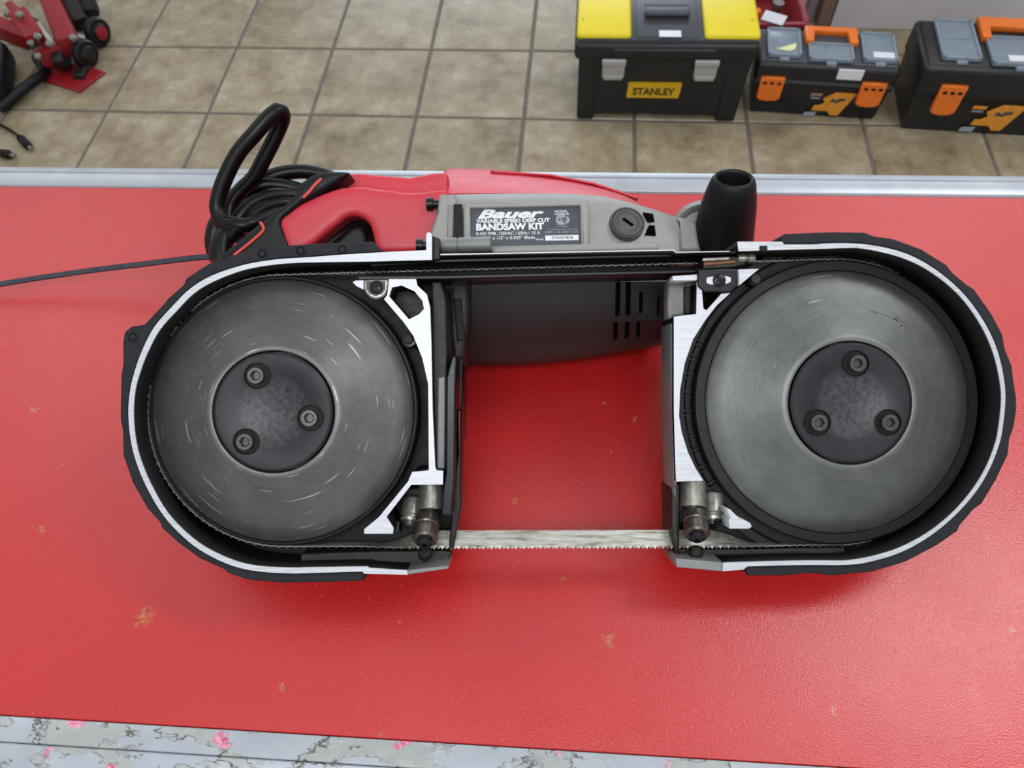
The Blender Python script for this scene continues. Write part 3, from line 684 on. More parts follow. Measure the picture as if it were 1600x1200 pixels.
tx('1678E-B', 867, 334.5, 3.0, M_WHITE, 0.00003, wpx=22)
z_lathe('mark_disc', W(877, 343, NPZ), [(0, 0.0001), (0.0037, 0.0001), (0.0037, -0.0003)], M_PALE, NP, 28)
z_lathe('mark_disc', W(884, 343.5, NPZ), [(0, 0.0001), (0.0026, 0.0001), (0.0026, -0.0003)], M_PALE, NP, 24)
tx('ETL', 872, 343, 4.0, M_SLATE, 0.00005, wpx=15).location.z = 0.0002
tx('Intertek', 869, 350.5, 2.6, M_PALE, wpx=16); tx('3129840', 870, 354, 2.6, M_PALE, wpx=16)
tx('Conforms to UL Std.', 856, 358.5, 2.8, M_PALE, wpx=46); tx('62841-1 & 62841-2-20', 851, 363, 3.0, M_PALE, 0.00002, wpx=52)
tx('Serial', 837, 374, 3.2, M_WHITE, 0.00002, wpx=12)
plate('serial_panel', [(852, 368), (904, 367), (904, 375), (852, 376)], NPZ+0.00012, NPZ-0.0004, M_WHITE, 0.0, NP)
tx('373H57828', 862, 371.7, 4, M_DARKP, 0.00003, wpx=33).location.z = 0.00022
# brush cap, side vents and vent slots, laid on the housing surface
from mathutils.bvhtree import BVHTree
def surface_hit(tree, px, py):
    o = Vector((0, 0, D0)); d = (W(px, py, -0.05)-o).normalized()
    loc, nor, _, _ = tree.ray_cast(o, d)
    if nor is not None and nor.dot(d) > 0: nor = -nor
    return loc, nor
def tree_of(o): return BVHTree.FromPolygons([v.co.copy() for v in o.data.vertices], [tuple(p.vertices) for p in o.data.polygons])
T_UP, T_LO = tree_of(MOT), tree_of(LOWC)
def surface_slot(name, quad, tree, parent, m, n=16, lift=0.0012):
    (a, b, c, d) = [Vector((x, y, 0)) for x, y in quad]; bm = bmesh.new(); rows = []
    for k in range(n+1):
        f = k/n; row = []
        for p in (a.lerp(d, f), b.lerp(c, f)):
            h, nr = surface_hit(tree, p.x, p.y)
            if h is None: break
            row += [bm.verts.new(h+nr*lift), bm.verts.new(h-nr*0.003)]
        if len(row) == 4: rows.append(row)
    for A, B in zip(rows, rows[1:]):
        for q in ((0, 2), (2, 3), (3, 1), (1, 0)): bm.faces.new((A[q[0]], A[q[1]], B[q[1]], B[q[0]]))
    if rows:
        bm.faces.new((rows[0][0], rows[0][1], rows[0][3], rows[0][2])); bm.faces.new((rows[-1][0], rows[-1][2], rows[-1][3], rows[-1][1]))
    return from_bm(name, bm, m, parent)
M_SLOT = mat('slot_shade_black', rgb(4, 4, 4), 0.9, 0, 0.1, 60, 0, 600, 0.05)  # solid strips; the shade inside recessed slots is put into this black
bc, bn_ = surface_hit(T_UP, 979, 350); bc = bc+bn_*0.0022
BQ = Vector((0, 0, 1)).rotation_difference((bn_+Vector((0, 0.22, 0.0))).normalized())
cap = z_lathe('brush_cap', bc, [(0.0, 0.0012), (0.0062, 0.0012), (0.0070, 0.0006), (0.0080, 0.0003), (0.0090, 0.0010), (0.0100, 0.0010), (0.0104, 0.0002), (0.0112, 0.0012), (0.0117, 0.0012), (0.0121, 0.0004), (0.0122, -0.004)], mat('dark_grey_cap', rgb(74, 76, 76), 0.5, 0, 0.1), MOT, 40)
cap.rotation_mode = 'QUATERNION'; cap.rotation_quaternion = BQ
bm = box_bm(bmesh.new(), (-0.0042, -0.0011, 0.0009), (0.0042, 0.0011, 0.0015), Matrix.Rotation(math.radians(-38), 4, 'Z')); from_bm('cap_slot', bm, M_SLOT, cap)
surface_slot('side_vent', [(1004, 334), (1019, 336), (1022, 347), (1012, 348)], T_UP, MOT, M_SLOT)
surface_slot('side_vent', [(1013, 353), (1022, 353), (1024, 369), (1007, 368)], T_UP, MOT, M_SLOT)
for x0, x1, y0, y1 in ((961, 969, 440, 494), (977, 985, 440, 493), (998, 1004, 456, 490), (1026, 1030, 464, 492), (958, 965, 504, 530), (976, 983, 504, 528), (994, 1000, 504, 526)):
    surface_slot('vent_slot', [(x0+1, y0), (x1, y0), (x1-1, y1-3), (x0, y1)], T_LO, LOWC, M_SLOT)
plate('gear_case', [(700, 440), (736, 440), (734, 500), (722, 575), (706, 575), (700, 520)], -0.050, -0.13, M_GREASE, 0.004, SAW)
plate('case_slot', [(708, 466), (721, 466), (727, 530), (714, 535)], -0.0495, -0.06, M_PAN, 0.001, SAW)

# ---- red upper shell on the motor
def shell_rows(top, low): return [(low, -0.082), (low-6, -0.074), ((low+top)/2-2, -0.092), (top+2, -0.118), (top, -0.130), (top+4, -0.165), (top+40, -0.185), (low+14, -0.165)]
SHL = loft('red_motor_shell', [sec(x, shell_rows(t, l), -0.10) for x, t, l in ((688, 270, 312), (690, 263, 311), (700, 261.5, 311), (780, 264, 310), (850, 271, 310), (900, 279, 312), (950, 291, 318), (985, 303, 326), (1000, 312, 331), (1003, 318, 333))], M_REDP, SAW, 1)
plate('shell_ridge', [(766, 266), (860, 271), (930, 285), (998, 308), (998, 311), (928, 288), (858, 275), (768, 269)], -0.112, -0.135, M_REDP, 0.0015, SHL)

# ---- handle: red body with black rubber grip, trigger in the opening
_hb = [(700, 392), (592, 396), (584, 378), (579, 352), (568, 339), (552, 335), (540, 338), (488, 381), (470, 392), (446, 392), (440, 365)]
HB = plate('handle_body', [(432, 344), (469, 317), (504, 301), (530, 292), (560, 290), (640, 300), (685, 296), (700, 294)]+_hb, -0.060, -0.10, M_REDP)
_h2 = plate('handle_back', [(432, 340), (469, 311), (504, 289), (530, 275), (545, 270), (560, 269), (640, 276), (680, 268), (700, 268)]+_hb, -0.080, -0.140, M_REDP)
bm = bmesh.new(); bm.from_mesh(HB.data); bm.from_mesh(_h2.data); bm.to_mesh(HB.data); bm.free(); bpy.data.objects.remove(_h2)
organic(HB, 0.0022, 9)
HG = plate('rubber_grip', [(328, 413), (352, 390), (405, 346), (440, 321), (460, 304), (465, 286), (486, 271), (515, 265), (548, 267), (530, 282), (504, 299), (469, 318), (434, 345), (452, 384), (455, 400), (380, 412)], -0.058, -0.142, M_BLK)
organic(HG, 0.0024, 8)
def grip_line(pts):
    tube('grip_accent', [W(x, y, z) for x, y, z in pts], 0.0011, M_LINE, HG, 8, 6)
grip_line([(366, 399, -.0572), (390, 380, -.0572), (410, 362, -.0574), (411, 354, -.0580), (407, 348, -.0605)])
grip_line([(474, 309, -.0578), (484, 299, -.0574), (492, 289, -.0574), (502, 280, -.0590), (511, 275, -.0620)])
plate('trigger', [(490, 382), (500, 370), (540, 345), (560, 338), (574, 345), (582, 365), (588, 392), (500, 396)], -0.076, -0.125, M_BLK, 0.006, SAW)
plate('trigger_lever', [(508, 384), (545, 352), (560, 347), (571, 352), (578, 392), (512, 396)], -0.070, -0.12, M_BLK, 0.005, SAW)

# ---- front grey cap and black auxiliary handle
axis_lathe('front_cap', W(1098, 372, -0.150), W(1096, 362, -0.098), [(0, 0), (0, 0.024), (0.75, 0.0245), (0.92, 0.0235), (1, 0.020), (0.97, 0.018), (0.9, 0.016), (0.9, 0)], M_HOUS, SAW, 48)
plate('cap_arm', [(1052, 336), (1088, 344), (1096, 392), (1054, 392)], -0.085, -0.13, M_HOUS, 0.003, SAW)
plate('cap_button', [(1052, 345), (1062, 345), (1064, 360), (1060, 364), (1053, 363)], -0.082, -0.10, M_BLK, 0.001, SAW)
def knob():
    a = W(1126, 388, -0.100); b = W(1147, 277, -0.060); ax = (b-a); t = ax.normalized()
    e1 = t.cross(Vector((0, 0, 1))).normalized(); e2 = e1.cross(t)
    prof = [(-0.12, .0180), (0.0, .0205), (0.12, .0213), (0.22, .0210), (0.36, .0200), (0.5, .0193), (0.64, .0184), (0.78, .0170), (0.90, .0154), (0.96, .0143), (0.99, .0132), (1.0, .0122), (0.99, .0112), (0.96, .0106), (0.75, .0096), (0.75, .0004)]
    rings = []
    for s, r in prof:
        c = a+ax*s
        rings.append([c+r*1.05*math.cos(u)*e1+r*math.sin(u)*e2 for u in [2*math.pi*i/36 for i in range(36)]])
    o = loft('auxiliary_handle', rings, M_BLK, SAW); return autosmooth(o, 50)
knob()

# ---- power cord, coiled beside the grip
CD = tube('power_cord', [W(*p) for p in ((352, 398, -.115), (350, 380, -.105), (372, 356, -.098), (352, 350, -.100), (340, 328, -.100), (343, 303, -.098), (355, 271, -.095), (373, 238, -.092), (397, 210, -.090), (420, 184, -.090), (436, 173, -.092), (442, 182, -.098), (437, 198, -.104), (426, 222, -.108), (411, 251, -.112), (397, 277, -.116), (378, 296, -.118), (362, 316, -.118), (356, 336, -.116), (366, 356, -.118), (378, 372, -.125))], 0.0058, M_CORD, SAW, 16, 7)
def cord(pts, r=0.0058): return tube('cord_coil', [W(*p) for p in pts], r, M_CORD, CD, 16, 7)
cord([(350, 372, -.125), (356, 345, -.122), (360, 325, -.122), (376, 304, -.124), (408, 290, -.126), (440, 290, -.128), (470, 298, -.132), (500, 310, -.14)])
cord([(366, 352, -.112), (376, 338, -.112), (392, 320, -.114), (420, 307, -.118), (455, 306, -.125), (490, 312, -.135)])
cord([(392, 350, -.110), (398, 336, -.112), (420, 322, -.116), (450, 318, -.122), (480, 322, -.13)])
cord([(383, 292, -.120), (400, 283, -.126), (420, 277, -.130), (446, 270, -.132), (478, 268, -.134), (510, 275, -.138), (540, 290, -.145)])
cord([(345, 346, -.104), (362, 350, -.098), (385, 352, -.098), (410, 344, -.106), (440, 330, -.12)])
cord([(338, 395, -.120), (335, 375, -.118), (340, 352, -.118), (352, 335, -.122)], 0.0072)
tube('strain_relief', [W(*p) for p in ((346, 408, -.100), (345, 390, -.100), (350, 370, -.102), (362, 352, -.104))], [0.0085, 0.0085, 0.0075, 0.0062], M_CORD, SAW, 16)

# ================================================================== cable tie
def tie():
    z0 = lambda px, py, hgt: None
    pts = []
    for px, py, hh in ((336, 400, .056), (327, 401, .054), (290, 404.5, .047), (225, 412.5, .036), (125, 425, .024), (0, 444, .014), (-90, 462, .008), (-190, 486, .004)):
        pts.append(ground(px, py, hh))
    P = catmull(pts, 24)
    root = empty('cable_tie', pts[0])
    tag(root, 'long black ribbed cable tie trailing left from the coiled cord', 'cable tie')
    bm = bmesh.new(); rows = []; hw, th = 0.0023, 0.0006
    for i, p in enumerate(P):
        t = (P[min(i+1, len(P)-1)]-P[max(0, i-1)]).normalized(); s = t.cross(Vector((0, -0.5, 1))).normalized(); u = s.cross(t)
        rows.append([bm.verts.new(p+s*hw*a+u*th*b-pts[0]) for a, b in ((-1, -1), (1, -1), (1, 1), (-1, 1))])
    for A, B in zip(rows, rows[1:]):
        for k in range(4): bm.faces.new((A[k], A[(k+1) % 4], B[(k+1) % 4], B[k]))
    bm.faces.new(rows[0]); bm.faces.new(rows[-1])
    st = from_bm('strap', bm, M_BLK, root)
    # ridges across the strap
    bm = bmesh.new(); acc = 0
    for a, b in zip(P, P[1:]):
        L = (b-a).length; t = (b-a).normalized(); s = t.cross(Vector((0, -0.5, 1))).normalized(); u = s.cross(t)
        Mx = Matrix((s, t, u)).transposed().to_4x4()
        while acc < L:
            box_bm(bm, (-0.0019, -0.00045, 0.0005), (0.0019, 0.00045, 0.0011), Matrix.Translation(a+t*acc-pts[0]) @ Mx); acc += 0.00165
        acc -= L
    rg = from_bm('strap_ridges', bm, mat('grey_black_nylon', rgb(78, 82, 92), 0.4), root); rg['kind'] = 'stuff'
    hd = rbox('lock_head', (-0.0035, -0.003, -0.003), (0.0035, 0.004, 0.006), M_BLK, root, 0.0008, 2)
    tube('loop', [ground(px, py, hh)-pts[0] for px, py, hh in ((334, 400, .057), (332, 388, .062), (337, 376, .060), (346, 368, .054))], 0.0016, M_BLK, root, 8, 6)
tie()

# ================================================================== background things
M_BOX = mat('black_toolbox_plastic', rgb(26, 26, 29), 0.42, 0, 0.12, 30, 0.1, 900)
M_BOXG = mat('dark_grey_toolbox_plastic', rgb(62, 66, 73), 0.45, 0, 0.1, 30)
M_YEL = mat('yellow_lid_plastic', rgb(234, 212, 22), 0.42, 0, 0.05, 30)
M_SIGN = mat('amber_sign', rgb(214, 168, 26), 0.45, 0, 0.08, 60)
M_ORG = mat('orange_plastic', rgb(236, 118, 36), 0.42, 0, 0.06, 40)
M_ORGP = mat('orange_print', rgb(222, 146, 48), 0.5, 0, 0.12, 90)
M_LATCH = mat('grey_latch_metal', rgb(176, 176, 172), 0.4, 0.3, 0.08, 60)
M_LAB = mat('white_paper_label', rgb(226, 228, 234), 0.6, 0, 0.03, 50)
def clear_mat():
    a = NT('clear_lid_plastic'); c = a.coord()
    a.set(Base_Color=a.ramp(a.noise(c, 40, 4), [(0.3, rgb(142, 156, 170)), (0.7, rgb(156, 169, 182))]), Roughness=0.22, Alpha=0.72)
    return a.m
M_CLR = clear_mat()

def stanley_box():
    g = ground(905, 187); w_, d_, h_ = 0.452, 0.25, 0.245
    B = empty('toolbox', (0.016, 1.722, FLOOR_Z), math.radians(-1.0))
    tag(B, 'black toolbox with two yellow lid compartments standing leftmost of the three toolboxes', 'toolbox', 'toolboxes on the floor behind the counter')
    body = loft('body', [[(x, y, z) for x, y in ((0.012-t, 0.004-t), (w_-0.012+t, 0.004-t), (w_-0.012+t, d_), (0.012-t, d_))] for z, t in ((0.022, 0.0), (0.10, 0.003), (0.19, 0.006))], M_BOX, B)
    for x0, x1 in ((0.010, 0.052), (w_-0.060, w_-0.012)):
        rbox('corner_post', (x0-0.006, -0.003, 0.0), (x1, 0.05, 0.195), M_BOX, B, 0.008, 3)
        rbox('foot', (x0, d_-0.05, 0.0), (x1, d_, 0.03), M_BOX, B, 0.006, 2)
    rbox('lid', (-0.008, -0.010, 0.190), (w_+0.004, d_+0.004, 0.236), M_BOX, B, 0.012, 3)
    rbox('lid_brow', (0.09, -0.014, 0.200), (w_-0.10, 0.02, 0.226), M_BOX, B, 0.006, 3)
    rbox('deck', (0.004, 0.0, 0.228), (w_-0.006, d_-0.01, 0.246), M_BOXG, B, 0.006, 2)
    for x0, x1 in ((-0.004, 0.134), (0.316, w_+0.002)):
        c = rbox('yellow_compartment_lid', (x0, 0.002, 0.238), (x1, d_-0.02, 0.258), M_YEL, B, 0.010, 3)
        rbox('lid_mark', ((x0+0.014) if x0 < 0.1 else (x1-0.02), 0.06, 0.2575), ((x0+0.017) if x0 < 0.1 else (x1-0.017), 0.066, 0.2585), M_DARKP, c, 0, 1)
    rbox('handle_well', (0.145, 0.004, 0.236), (0.305, d_-0.03, 0.250), M_BOXG, B, 0.006, 2)
    rbox('handle_recess', (0.165, 0.055, 0.246), (0.285, 0.145, 0.2515), M_BOX, B, 0.003, 1)
    hd = rbox('carry_handle', (0.168, 0.085, 0.248), (0.282, 0.115, 0.262), M_BOXG, B, 0.006, 3)
    rbox('price_label', (0.203, 0.002, 0.2505), (0.258, 0.028, 0.2525), M_LAB, B, 0.0006, 1)
    for x0 in (0.066, 0.302):
        la = rbox('latch', (x0, -0.020, 0.146), (x0+0.058, -0.008, 0.196), M_LATCH, B, 0.004, 2)
        rbox('latch_lip', (x0-0.002, -0.024, 0.184), (x0+0.060, -0.012, 0.200), M_LATCH, la, 0.003, 2)
        rbox('latch_foot', (x0+0.004, -0.023, 0.142), (x0+0.054, -0.012, 0.156), M_LATCH, la, 0.003, 2)
    sg = loft('brand_sign', [[(x0, y, z0), (x1, y, z0), (x1+0.004, y, z1), (x0+0.002, y, z1)] for y, x0, x1, z0, z1 in ((-0.012, 0.136, 0.274, 0.082, 0.122), (0.002, 0.136, 0.274, 0.082, 0.122))], M_SIGN, B)
    text('lettering', 'STANLEY', 0.029, Matrix.Translation((0.206, -0.0125, 0.101)) @ Matrix.Rotation(math.pi/2, 4, 'X'), mat('sign_black', rgb(74, 58, 16), 0.5), sg, 0.0011, 0, 0.0003, 0.92, 'CENTER')
stanley_box()

def organiser_box(org, rz, w_, d_, h_, label, big):
    B = empty('toolbox', org, rz); tag(B, label, 'toolbox', 'toolboxes on the floor behind the counter')
    fz = h_*0.80
    loft('body', [[(x, y, z) for x, y in ((t, t*0.8), (w_-t, t*0.8), (w_-t, d_-t), (t, d_-t))] for z, t in ((0.0, 0.014), (0.012, 0.010), (fz*0.72, 0.004), (fz*0.74, 0.0), (fz*0.86, 0.0))], M_BOX, B)
    rbox('lid', (-0.004, -0.004, fz*0.82), (w_+0.004, d_+0.002, h_), M_BOX, B, 0.012, 3)
    loft('lid_slope', [[(x, -0.005, fz*0.84), (x, 0.002, h_-0.006), (x, 0.014, h_+0.002), (x, d_*0.9, h_+0.004), (x, d_*0.9, fz*0.84)] for x in (0.006, w_-0.006)], M_BOXG if not big else M_BOX, B)
    s = w_/0.345 if not big else 1.02
    cells = [(0.02*s, 0.104*s, 0.020, d_-0.012), (0.122*s, 0.232*s, 0.012, d_*0.55), (0.255*s, 0.338*s, 0.020, d_-0.012)] if not big else [(0.035, 0.128, 0.024, d_-0.014), (0.150, 0.285, 0.012, d_*0.62), (0.305, 0.395, 0.024, d_-0.014)]
    for k, (x0, x1, y0, y1) in enumerate(cells):
        cl = rbox('clear_compartment_lid', (x0, y0, h_+0.0015), (x1, y1, h_+0.010), M_CLR, B, 0.004, 2)
        bmf = bmesh.new()
        for lo, hi in (((x0, y0), (x1, y0+0.006)), ((x0, y1-0.006), (x1, y1)), ((x0, y0), (x0+0.006, y1)), ((x1-0.006, y0), (x1, y1))):
            box_bm(bmf, (lo[0], lo[1], h_+0.009), (hi[0], hi[1], h_+0.013))
        if big and k != 1: box_bm(bmf, (x0, (y0+y1)/2, h_+0.009), (x1, (y0+y1)/2+0.005, h_+0.012))
        from_bm('lid_rim', bmf, M_CLR, cl)
        xm = (x0+x1)/2; rbox('lid_tab', (xm-0.013, y0-0.012, h_-0.002), (xm+0.013, y0+0.006, h_+0.008), M_CLR, cl, 0.003, 2)
        if k == 2 or (big and k == 1):
            rbox('price_label', (x0+(x1-x0)*0.30, y0+0.012, h_+0.0105), (x0+(x1-x0)*0.92, y0+0.036, h_+0.0115), M_LAB, cl, 0.0004, 1)
        if k == 0 and not big:
            flat_shape('yellow_insert', [[(x0+0.016, y0+0.028), (x0+0.03, y0+0.03), (x1-0.012, y0+0.055), (x1-0.016, y0+0.03), (x1-0.03, y0+0.02)]], h_+0.0112, h_+0.0098, mat('pale_yellow_insert', rgb(226, 230, 170), 0.5), cl)
    hx0, hx1 = (0.115*s, 0.245*s) if not big else (0.140, 0.295); hy = d_*0.60; hz = h_+0.004
    bm = bmesh.new(); flat_shape('carry_handle', [[(hx0, hy-0.012), (hx0+0.020, hy-0.012), (hx0+0.024, hy+0.034), (hx1-0.024, hy+0.034), (hx1-0.020, hy-0.012), (hx1, hy-0.012), (hx1, d_-0.008), (hx0, d_-0.008)]], hz+0.016, hz-0.002, M_ORG, B, 0.003); bm.free()
    if not big:
        rbox('price_label', (0.198*s, -0.0060, h_*0.80), (0.260*s, -0.002, h_*0.98), M_LAB, B, 0.0006, 1)
    for x0 in ((0.014*s, 0.266*s) if not big else (0.052, 0.325)):
        x1 = x0+0.060*s
        lt = flat_shape('latch', [[(x0, fz*0.50), (x0+0.010, fz*0.44), ((x0+x1)/2, fz*0.42), (x1-0.010, fz*0.44), (x1, fz*0.50), (x1, fz*0.98), (x0, fz*0.98)]], 0.0, -0.014, M_ORG, B, 0.003)
        lt.data.transform(Matrix.Rotation(math.pi/2, 4, 'X') @ Matrix.Scale(-1, 4, (0, 0, 1)))
        lt.data.transform(Matrix.Translation((0, -0.0005, 0))); lt.data.flip_normals()
        bm2 = bmesh.new()
        for q in range(3):
            xx = x0+(x1-x0)*(0.2+0.3*q); box_bm(bm2, (xx-0.005, -0.0155, fz*0.84), (xx+0.005, -0.0140, fz*0.89))
        from_bm('latch_holes', bm2, M_PAN, lt)
    # printed emblem: orange slanted arrow with a dark mark
    cx, cz, k = (0.205 if not big else 0.212)*s, fz*0.36, s*(1.0 if not big else 1.1)
    E_ = [(-0.038, -0.022), (0.004, -0.022), (0.014, -0.034), (0.034, -0.034), (0.062, 0.036), (0.010, 0.036), (-0.018, 0.016), (-0.010, 0.004), (-0.022, -0.006), (-0.034, -0.006)]
    def printed(nm, pts, m, par, y=0.0):
        ym = 0.0035-0.0035*0
        o = flat_shape(nm, [[(cx+a*k, cz+b*k) for a, b in pts]], 0.001, -0.001, m, par)
        o.data.transform(Matrix.Translation((0, -0.0015+y, 0)) @ Matrix.Rotation(math.pi/2, 4, 'X')); return o
    em = printed('emblem', E_, M_ORGP, B, 0.004)
    printed('emblem_mark', [(0.000, 0.006), (0.006, 0.018), (0.016, 0.012), (0.022, 0.019), (0.040, 0.020), (0.038, 0.013), (0.026, 0.010), (0.018, 0.005), (0.008, 0.008)], M_DARKP, em, 0.0032)
    printed('print_bar', [(-0.052, 0.030), (-0.022, 0.030), (-0.024, 0.022), (-0.053, 0.022)], M_ORGP if big else mat('pinkish_print', rgb(150, 118, 112), 0.5), em, 0.0040)
    printed('print_bar', [(-0.050, 0.017), (-0.026, 0.017), (-0.027, 0.014), (-0.051, 0.014)], M_PALE, em, 0.0040)
    printed('print_bar', [(-0.052, -0.030), (-0.022, -0.028), (-0.026, -0.042), (-0.056, -0.042)], M_PALE, em, 0.0046)
    return B
organiser_box((0.490, 1.748, FLOOR_Z), math.radians(-5.5), 0.352, 0.150, 0.160, 'smaller black toolbox with orange latches, in the middle of the three toolboxes', False)
organiser_box((0.885, 1.680, FLOOR_Z), math.radians(-5.0), 0.43, 0.200, 0.195, 'large black toolbox with orange latches at the right edge, lid split in two clear panes', True)

# white cabinet behind the boxes
cb = empty('cabinet', (0.77, 2.14, FLOOR_Z), math.radians(-2.5)); tag(cb, 'pale grey metal cabinet behind the orange-latched toolboxes', 'cabinet')
M_CAB = mat('pale_grey_cabinet', rgb(226, 223, 228), 0.42, 0.0, 0.03, 6)
rbox('cabinet_body', (0.012, 0.0, 0.0), (1.25, 0.5, 1.35), M_CAB, cb, 0.004, 2)
rbox('door_handle', (1.0, -0.02, 0.7), (1.02, 0.0, 0.9), M_LATCH, cb, 0.004, 2)
rbox('corner_post', (-0.030, 0.004, 0.0), (0.010, 0.05, 1.35), mat('brown_post', rgb(126, 104, 92), 0.5, 0, 0.2, 30), cb, 0.003, 1)
rbox('side_panel', (-0.066, 0.03, 0.0), (-0.034, 0.06, 1.35), mat('mauve_grey_panel', rgb(140, 132, 138), 0.5, 0, 0.1, 20), cb, 0.003, 1)

# red bin with oddments
bn = empty('plastic_bin', (0.503, 1.992, FLOOR_Z), 0.0); tag(bn, 'dark red open plastic bin behind the yellow lidded toolbox', 'bin')
M_BIN = mat('maroon_bin_plastic', rgb(150, 52, 62), 0.45, 0, 0.1, 30)
bw, bd, bh, tk = 0.155, 0.28, 0.11, 0.006
for nm, lo, hi in (('bin_floor', (0, 0, 0), (bw, bd, tk)), ('bin_wall', (0, 0, 0), (bw, tk, bh)), ('bin_wall', (0, bd-tk, 0), (bw, bd, bh)), ('bin_wall', (0, 0, 0), (tk, bd, bh)), ('bin_wall', (bw-tk, 0, 0), (bw, bd, bh))):
    rbox(nm, lo, hi, M_BIN, bn, 0.001, 1)
bmr = bmesh.new()
for lo, hi in (((-.008, -.008), (bw+.008, .004)), ((-.008, bd-.004), (bw+.008, bd+.008)), ((-.008, 0), (.004, bd)), ((bw-.004, 0), (bw+.008, bd))): box_bm(bmr, (*lo, bh-0.006), (*hi, bh+0.004))
from_bm('bin_rim', bmr, M_BIN, bn)
cn = axis_lathe('metal_fitting', (0.600, 2.13, FLOOR_Z+0.012), (0.606, 2.13, FLOOR_Z+0.09), [(0, 0), (0, 0.02), (0.4, 0.02), (0.45, 0.014), (0.8, 0.014), (0.85, 0.019), (1, 0.017), (1, 0)], M_STEEL, None, 20)
tag(cn, 'steel fitting lying in the dark red bin', 'fitting')
tg = rbox('paper_tag', (-0.032, -0.018, 0), (0.032, 0.018, 0.003), M_LAB, None, 0.001, 1); tg.location = (0.568, 2.000, FLOOR_Z+0.122); tg.rotation_euler = (0.25, 0, -0.5)
tag(tg, 'white paper tag hanging over the rim of the red bin', 'tag')
og = axis_lathe('orange_grip', (0.530, 2.075, FLOOR_Z+0.02), (0.527, 2.035, FLOOR_Z+0.125), [(0, 0), (0, 0.012), (0.3, 0.014), (0.6, 0.012), (0.9, 0.014), (1, 0.008), (1, 0)], M_ORG, None, 16)
tag(og, 'orange tool grip standing in the red bin beside the yellow lid', 'tool')

# ---- red floor jack, top left
M_JRED = mat('red_jack_paint', rgb(140, 16, 28), 0.45, 0, 0.15, 30)
M_JDK = mat('dark_jack_iron', rgb(34, 30, 30), 0.5, 0.3, 0.3, 50)
G = lambda px, py, hh=0.0: ground(px, py, FLOOR_Z+hh)
J0 = G(110, 120)
jk = empty('floor_jack', J0); tag(jk, 'red steel floor jack with black wheels and flat red foot plate at the far left', 'jack')
J = lambda px, py, hh=0.0: G(px, py, hh)-J0
flat_shape('foot_plate', [[J(63, 127), J(126, 146), J(166, 115), J(124, 101), J(88, 100)]], 0.008, 0.0, M_JRED, jk, 0.002)
rbox('plate_socket', (-0.018, -0.03, 0.0), (0.018, 0.03, 0.024), M_JDK, jk, 0.003, 1).location = J(131, 118)
def bar(name, a, b, wd, ht, m):
    a, b = Vector(a), Vector(b); t = (b-a).normalized(); s = t.cross(Vector((0, 0, 1))).normalized(); u = s.cross(t)
    Mx = Matrix.Translation(a) @ Matrix((s, t, u)).transposed().to_4x4()
    return rbox(name, (-wd/2, 0, -ht/2), (wd/2, (b-a).length, ht/2), m, jk, min(wd, ht)*0.2, 2, Mx)
bar('side_plate', J(110, 74, .07), J(68, -30, .10), 0.060, 0.07, M_JRED)
bar('side_plate', J(84, 84, .06), J(22, 18, .09), 0.024, 0.075, M_JRED)
bar('cross_member', J(60, 92, .06), J(114, 70, .06), 0.045, 0.05, M_JRED)
bar('lift_arm', J(56, 60, .12), J(28, 20, .15), 0.055, 0.035, M_JRED)
bar('side_plate', J(48, 62, .05), J(-10, 40, .08), 0.05, 0.06, M_JRED)
bar('link_rod', J(82, 68, .12), J(58, 36, .13), 0.012, 0.012, M_LATCH)
bar('link_rod', J(58, 36, .13), J(30, 22, .15), 0.020, 0.016, M_DKSTEEL)
bar('column', J(104, 104, .02), J(88, 88, .07), 0.035, 0.035, M_JDK)
bar('axle_rod', J(146, 64, .03), J(110, 56, .05), 0.018, 0.018, M_LATCH)
bar('base_frame', J(100, 96, .03), J(48, 60, .03), 0.05, 0.03, M_JDK)
bar('tie_rod', J(132, 72, .04), J(148, 52, .03), 0.012, 0.012, M_LATCH)
for px, py, r in ((133, 84, 0.042), (152, 50, 0.044)):
    c = J(px, py, r); ax = Vector((0.93, -0.35, 0.0))
    wl = axis_lathe('jack_wheel', c-ax*0.018, c+ax*0.018, [(0, 0), (0, r*0.55), (0.12, r*0.62), (0.15, r*0.9), (0.3, r), (0.7, r), (0.85, r*0.9), (0.88, r*0.62), (1, r*0.55), (1, 0)], M_BLK, jk, 32)
    axis_lathe('wheel_hub', c+ax*0.016, c+ax*0.026, [(0, 0), (0, r*0.5), (0.6, r*0.45), (1, r*0.2), (1, 0)], M_JRED if px > 140 else M_DKSTEEL, wl, 20)
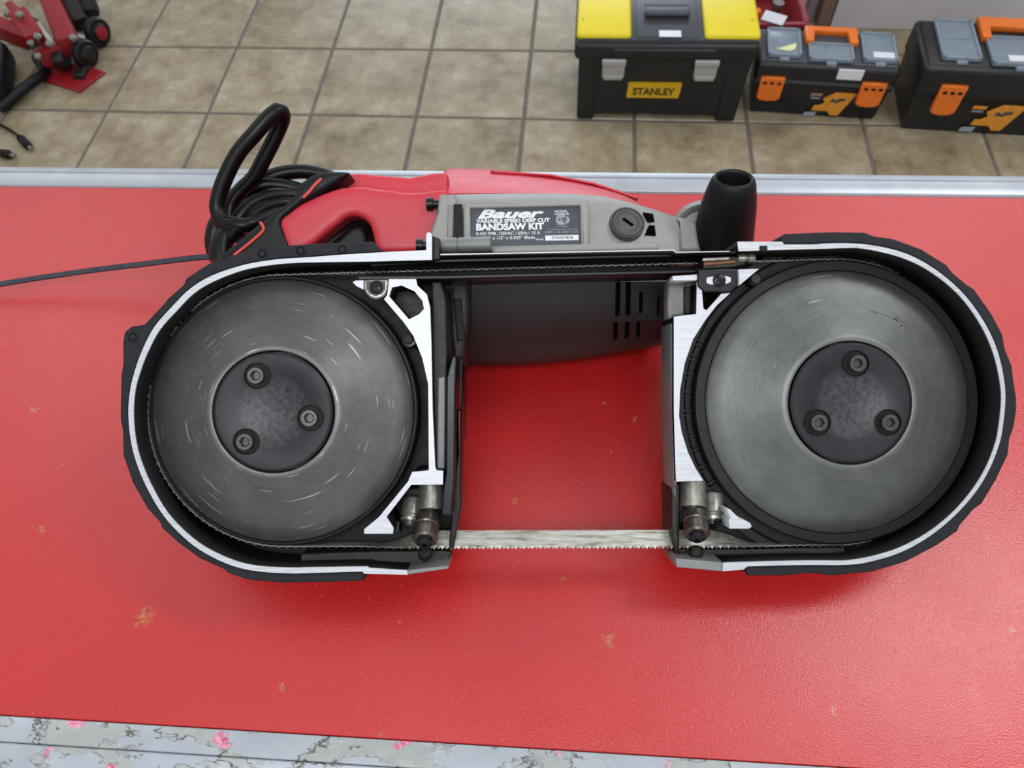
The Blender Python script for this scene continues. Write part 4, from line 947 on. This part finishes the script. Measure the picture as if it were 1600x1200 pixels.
for px, py, hh in ((32, 24, .165), (13, 22, .15), (50, 68, .11), (61, 89, .09), (79, 69, .125), (115, 60, .10), (60, 58, .13)):
    c = J(px, py, hh); axis_lathe('bolt', c, c+Vector((0.0, -0.008, 0.010)), [(0, 0), (0, 0.012), (0.6, 0.012), (1, 0.007), (1, 0)], M_STEEL, jk, 6)
bar('rear_post', J(128, 40, .04), J(100, -25, .10), 0.055, 0.06, M_JDK)

# black case and tube beside the jack
bg = empty('equipment_bag', G(30, 138)); tag(bg, 'black soft bag slumped at the left edge beside the red jack', 'bag')
bgm = rbox('bag_body', (-0.34, -0.10, 0.0), (0.0, 0.14, 0.10), M_BLK, bg, 0.035, 4); bgm.rotation_euler = (0, 0, 0.35)
tube('bag_strap', [(0.0, -0.12, 0.02), (0.06, -0.02, 0.03), (0.07, 0.05, 0.02), (0.02, 0.12, 0.02)], 0.016, M_BLK, bg, 10, 6)
t0 = G(142, 22, 0.05); tb_ = axis_lathe('black_tube', t0, G(120, -40, 0.12), [(0, 0), (0, 0.026), (0.1, 0.030), (1, 0.030), (1, 0)], M_BLK, None, 24)
tag(tb_, 'black padded tube leaning behind the red jack wheel', 'tube')

# two cable plugs on the floor
def plug(pts, label):
    P = [G(*p) for p in pts]; root = empty('cable_plug', P[-1]); tag(root, label, 'plug', 'cable ends on the tiles')
    Q = [p-P[-1] for p in P]; tube('cable', Q[:-1]+[Q[-2].lerp(Q[-1], 0.35)], 0.004, M_CORD, root, 10, 6)
    a, b = Q[-2].lerp(Q[-1], 0.15), Q[-1]
    axis_lathe('plug_body', a, b, [(0, 0), (0, 0.007), (0.25, 0.012), (0.85, 0.013), (1, 0.010), (1, 0)], M_CORD, root, 16)
    d = (b-a).normalized(); axis_lathe('plug_tip', b, b+d*0.018, [(0, 0), (0, 0.006), (1, 0.005), (1, 0)], M_STEEL, root, 12)
plug([(-14, 188, .006), (-4, 193, .006), (10, 200, .007), (27, 211, .013), (45, 229, .013)], 'black cable plug on the tiles pointing right, the upper of two')
plug([(-80, 232, .006), (-40, 235, .006), (-6, 238, .012), (16, 242, .013)], 'black cable plug at the left frame edge just above the counter strip')
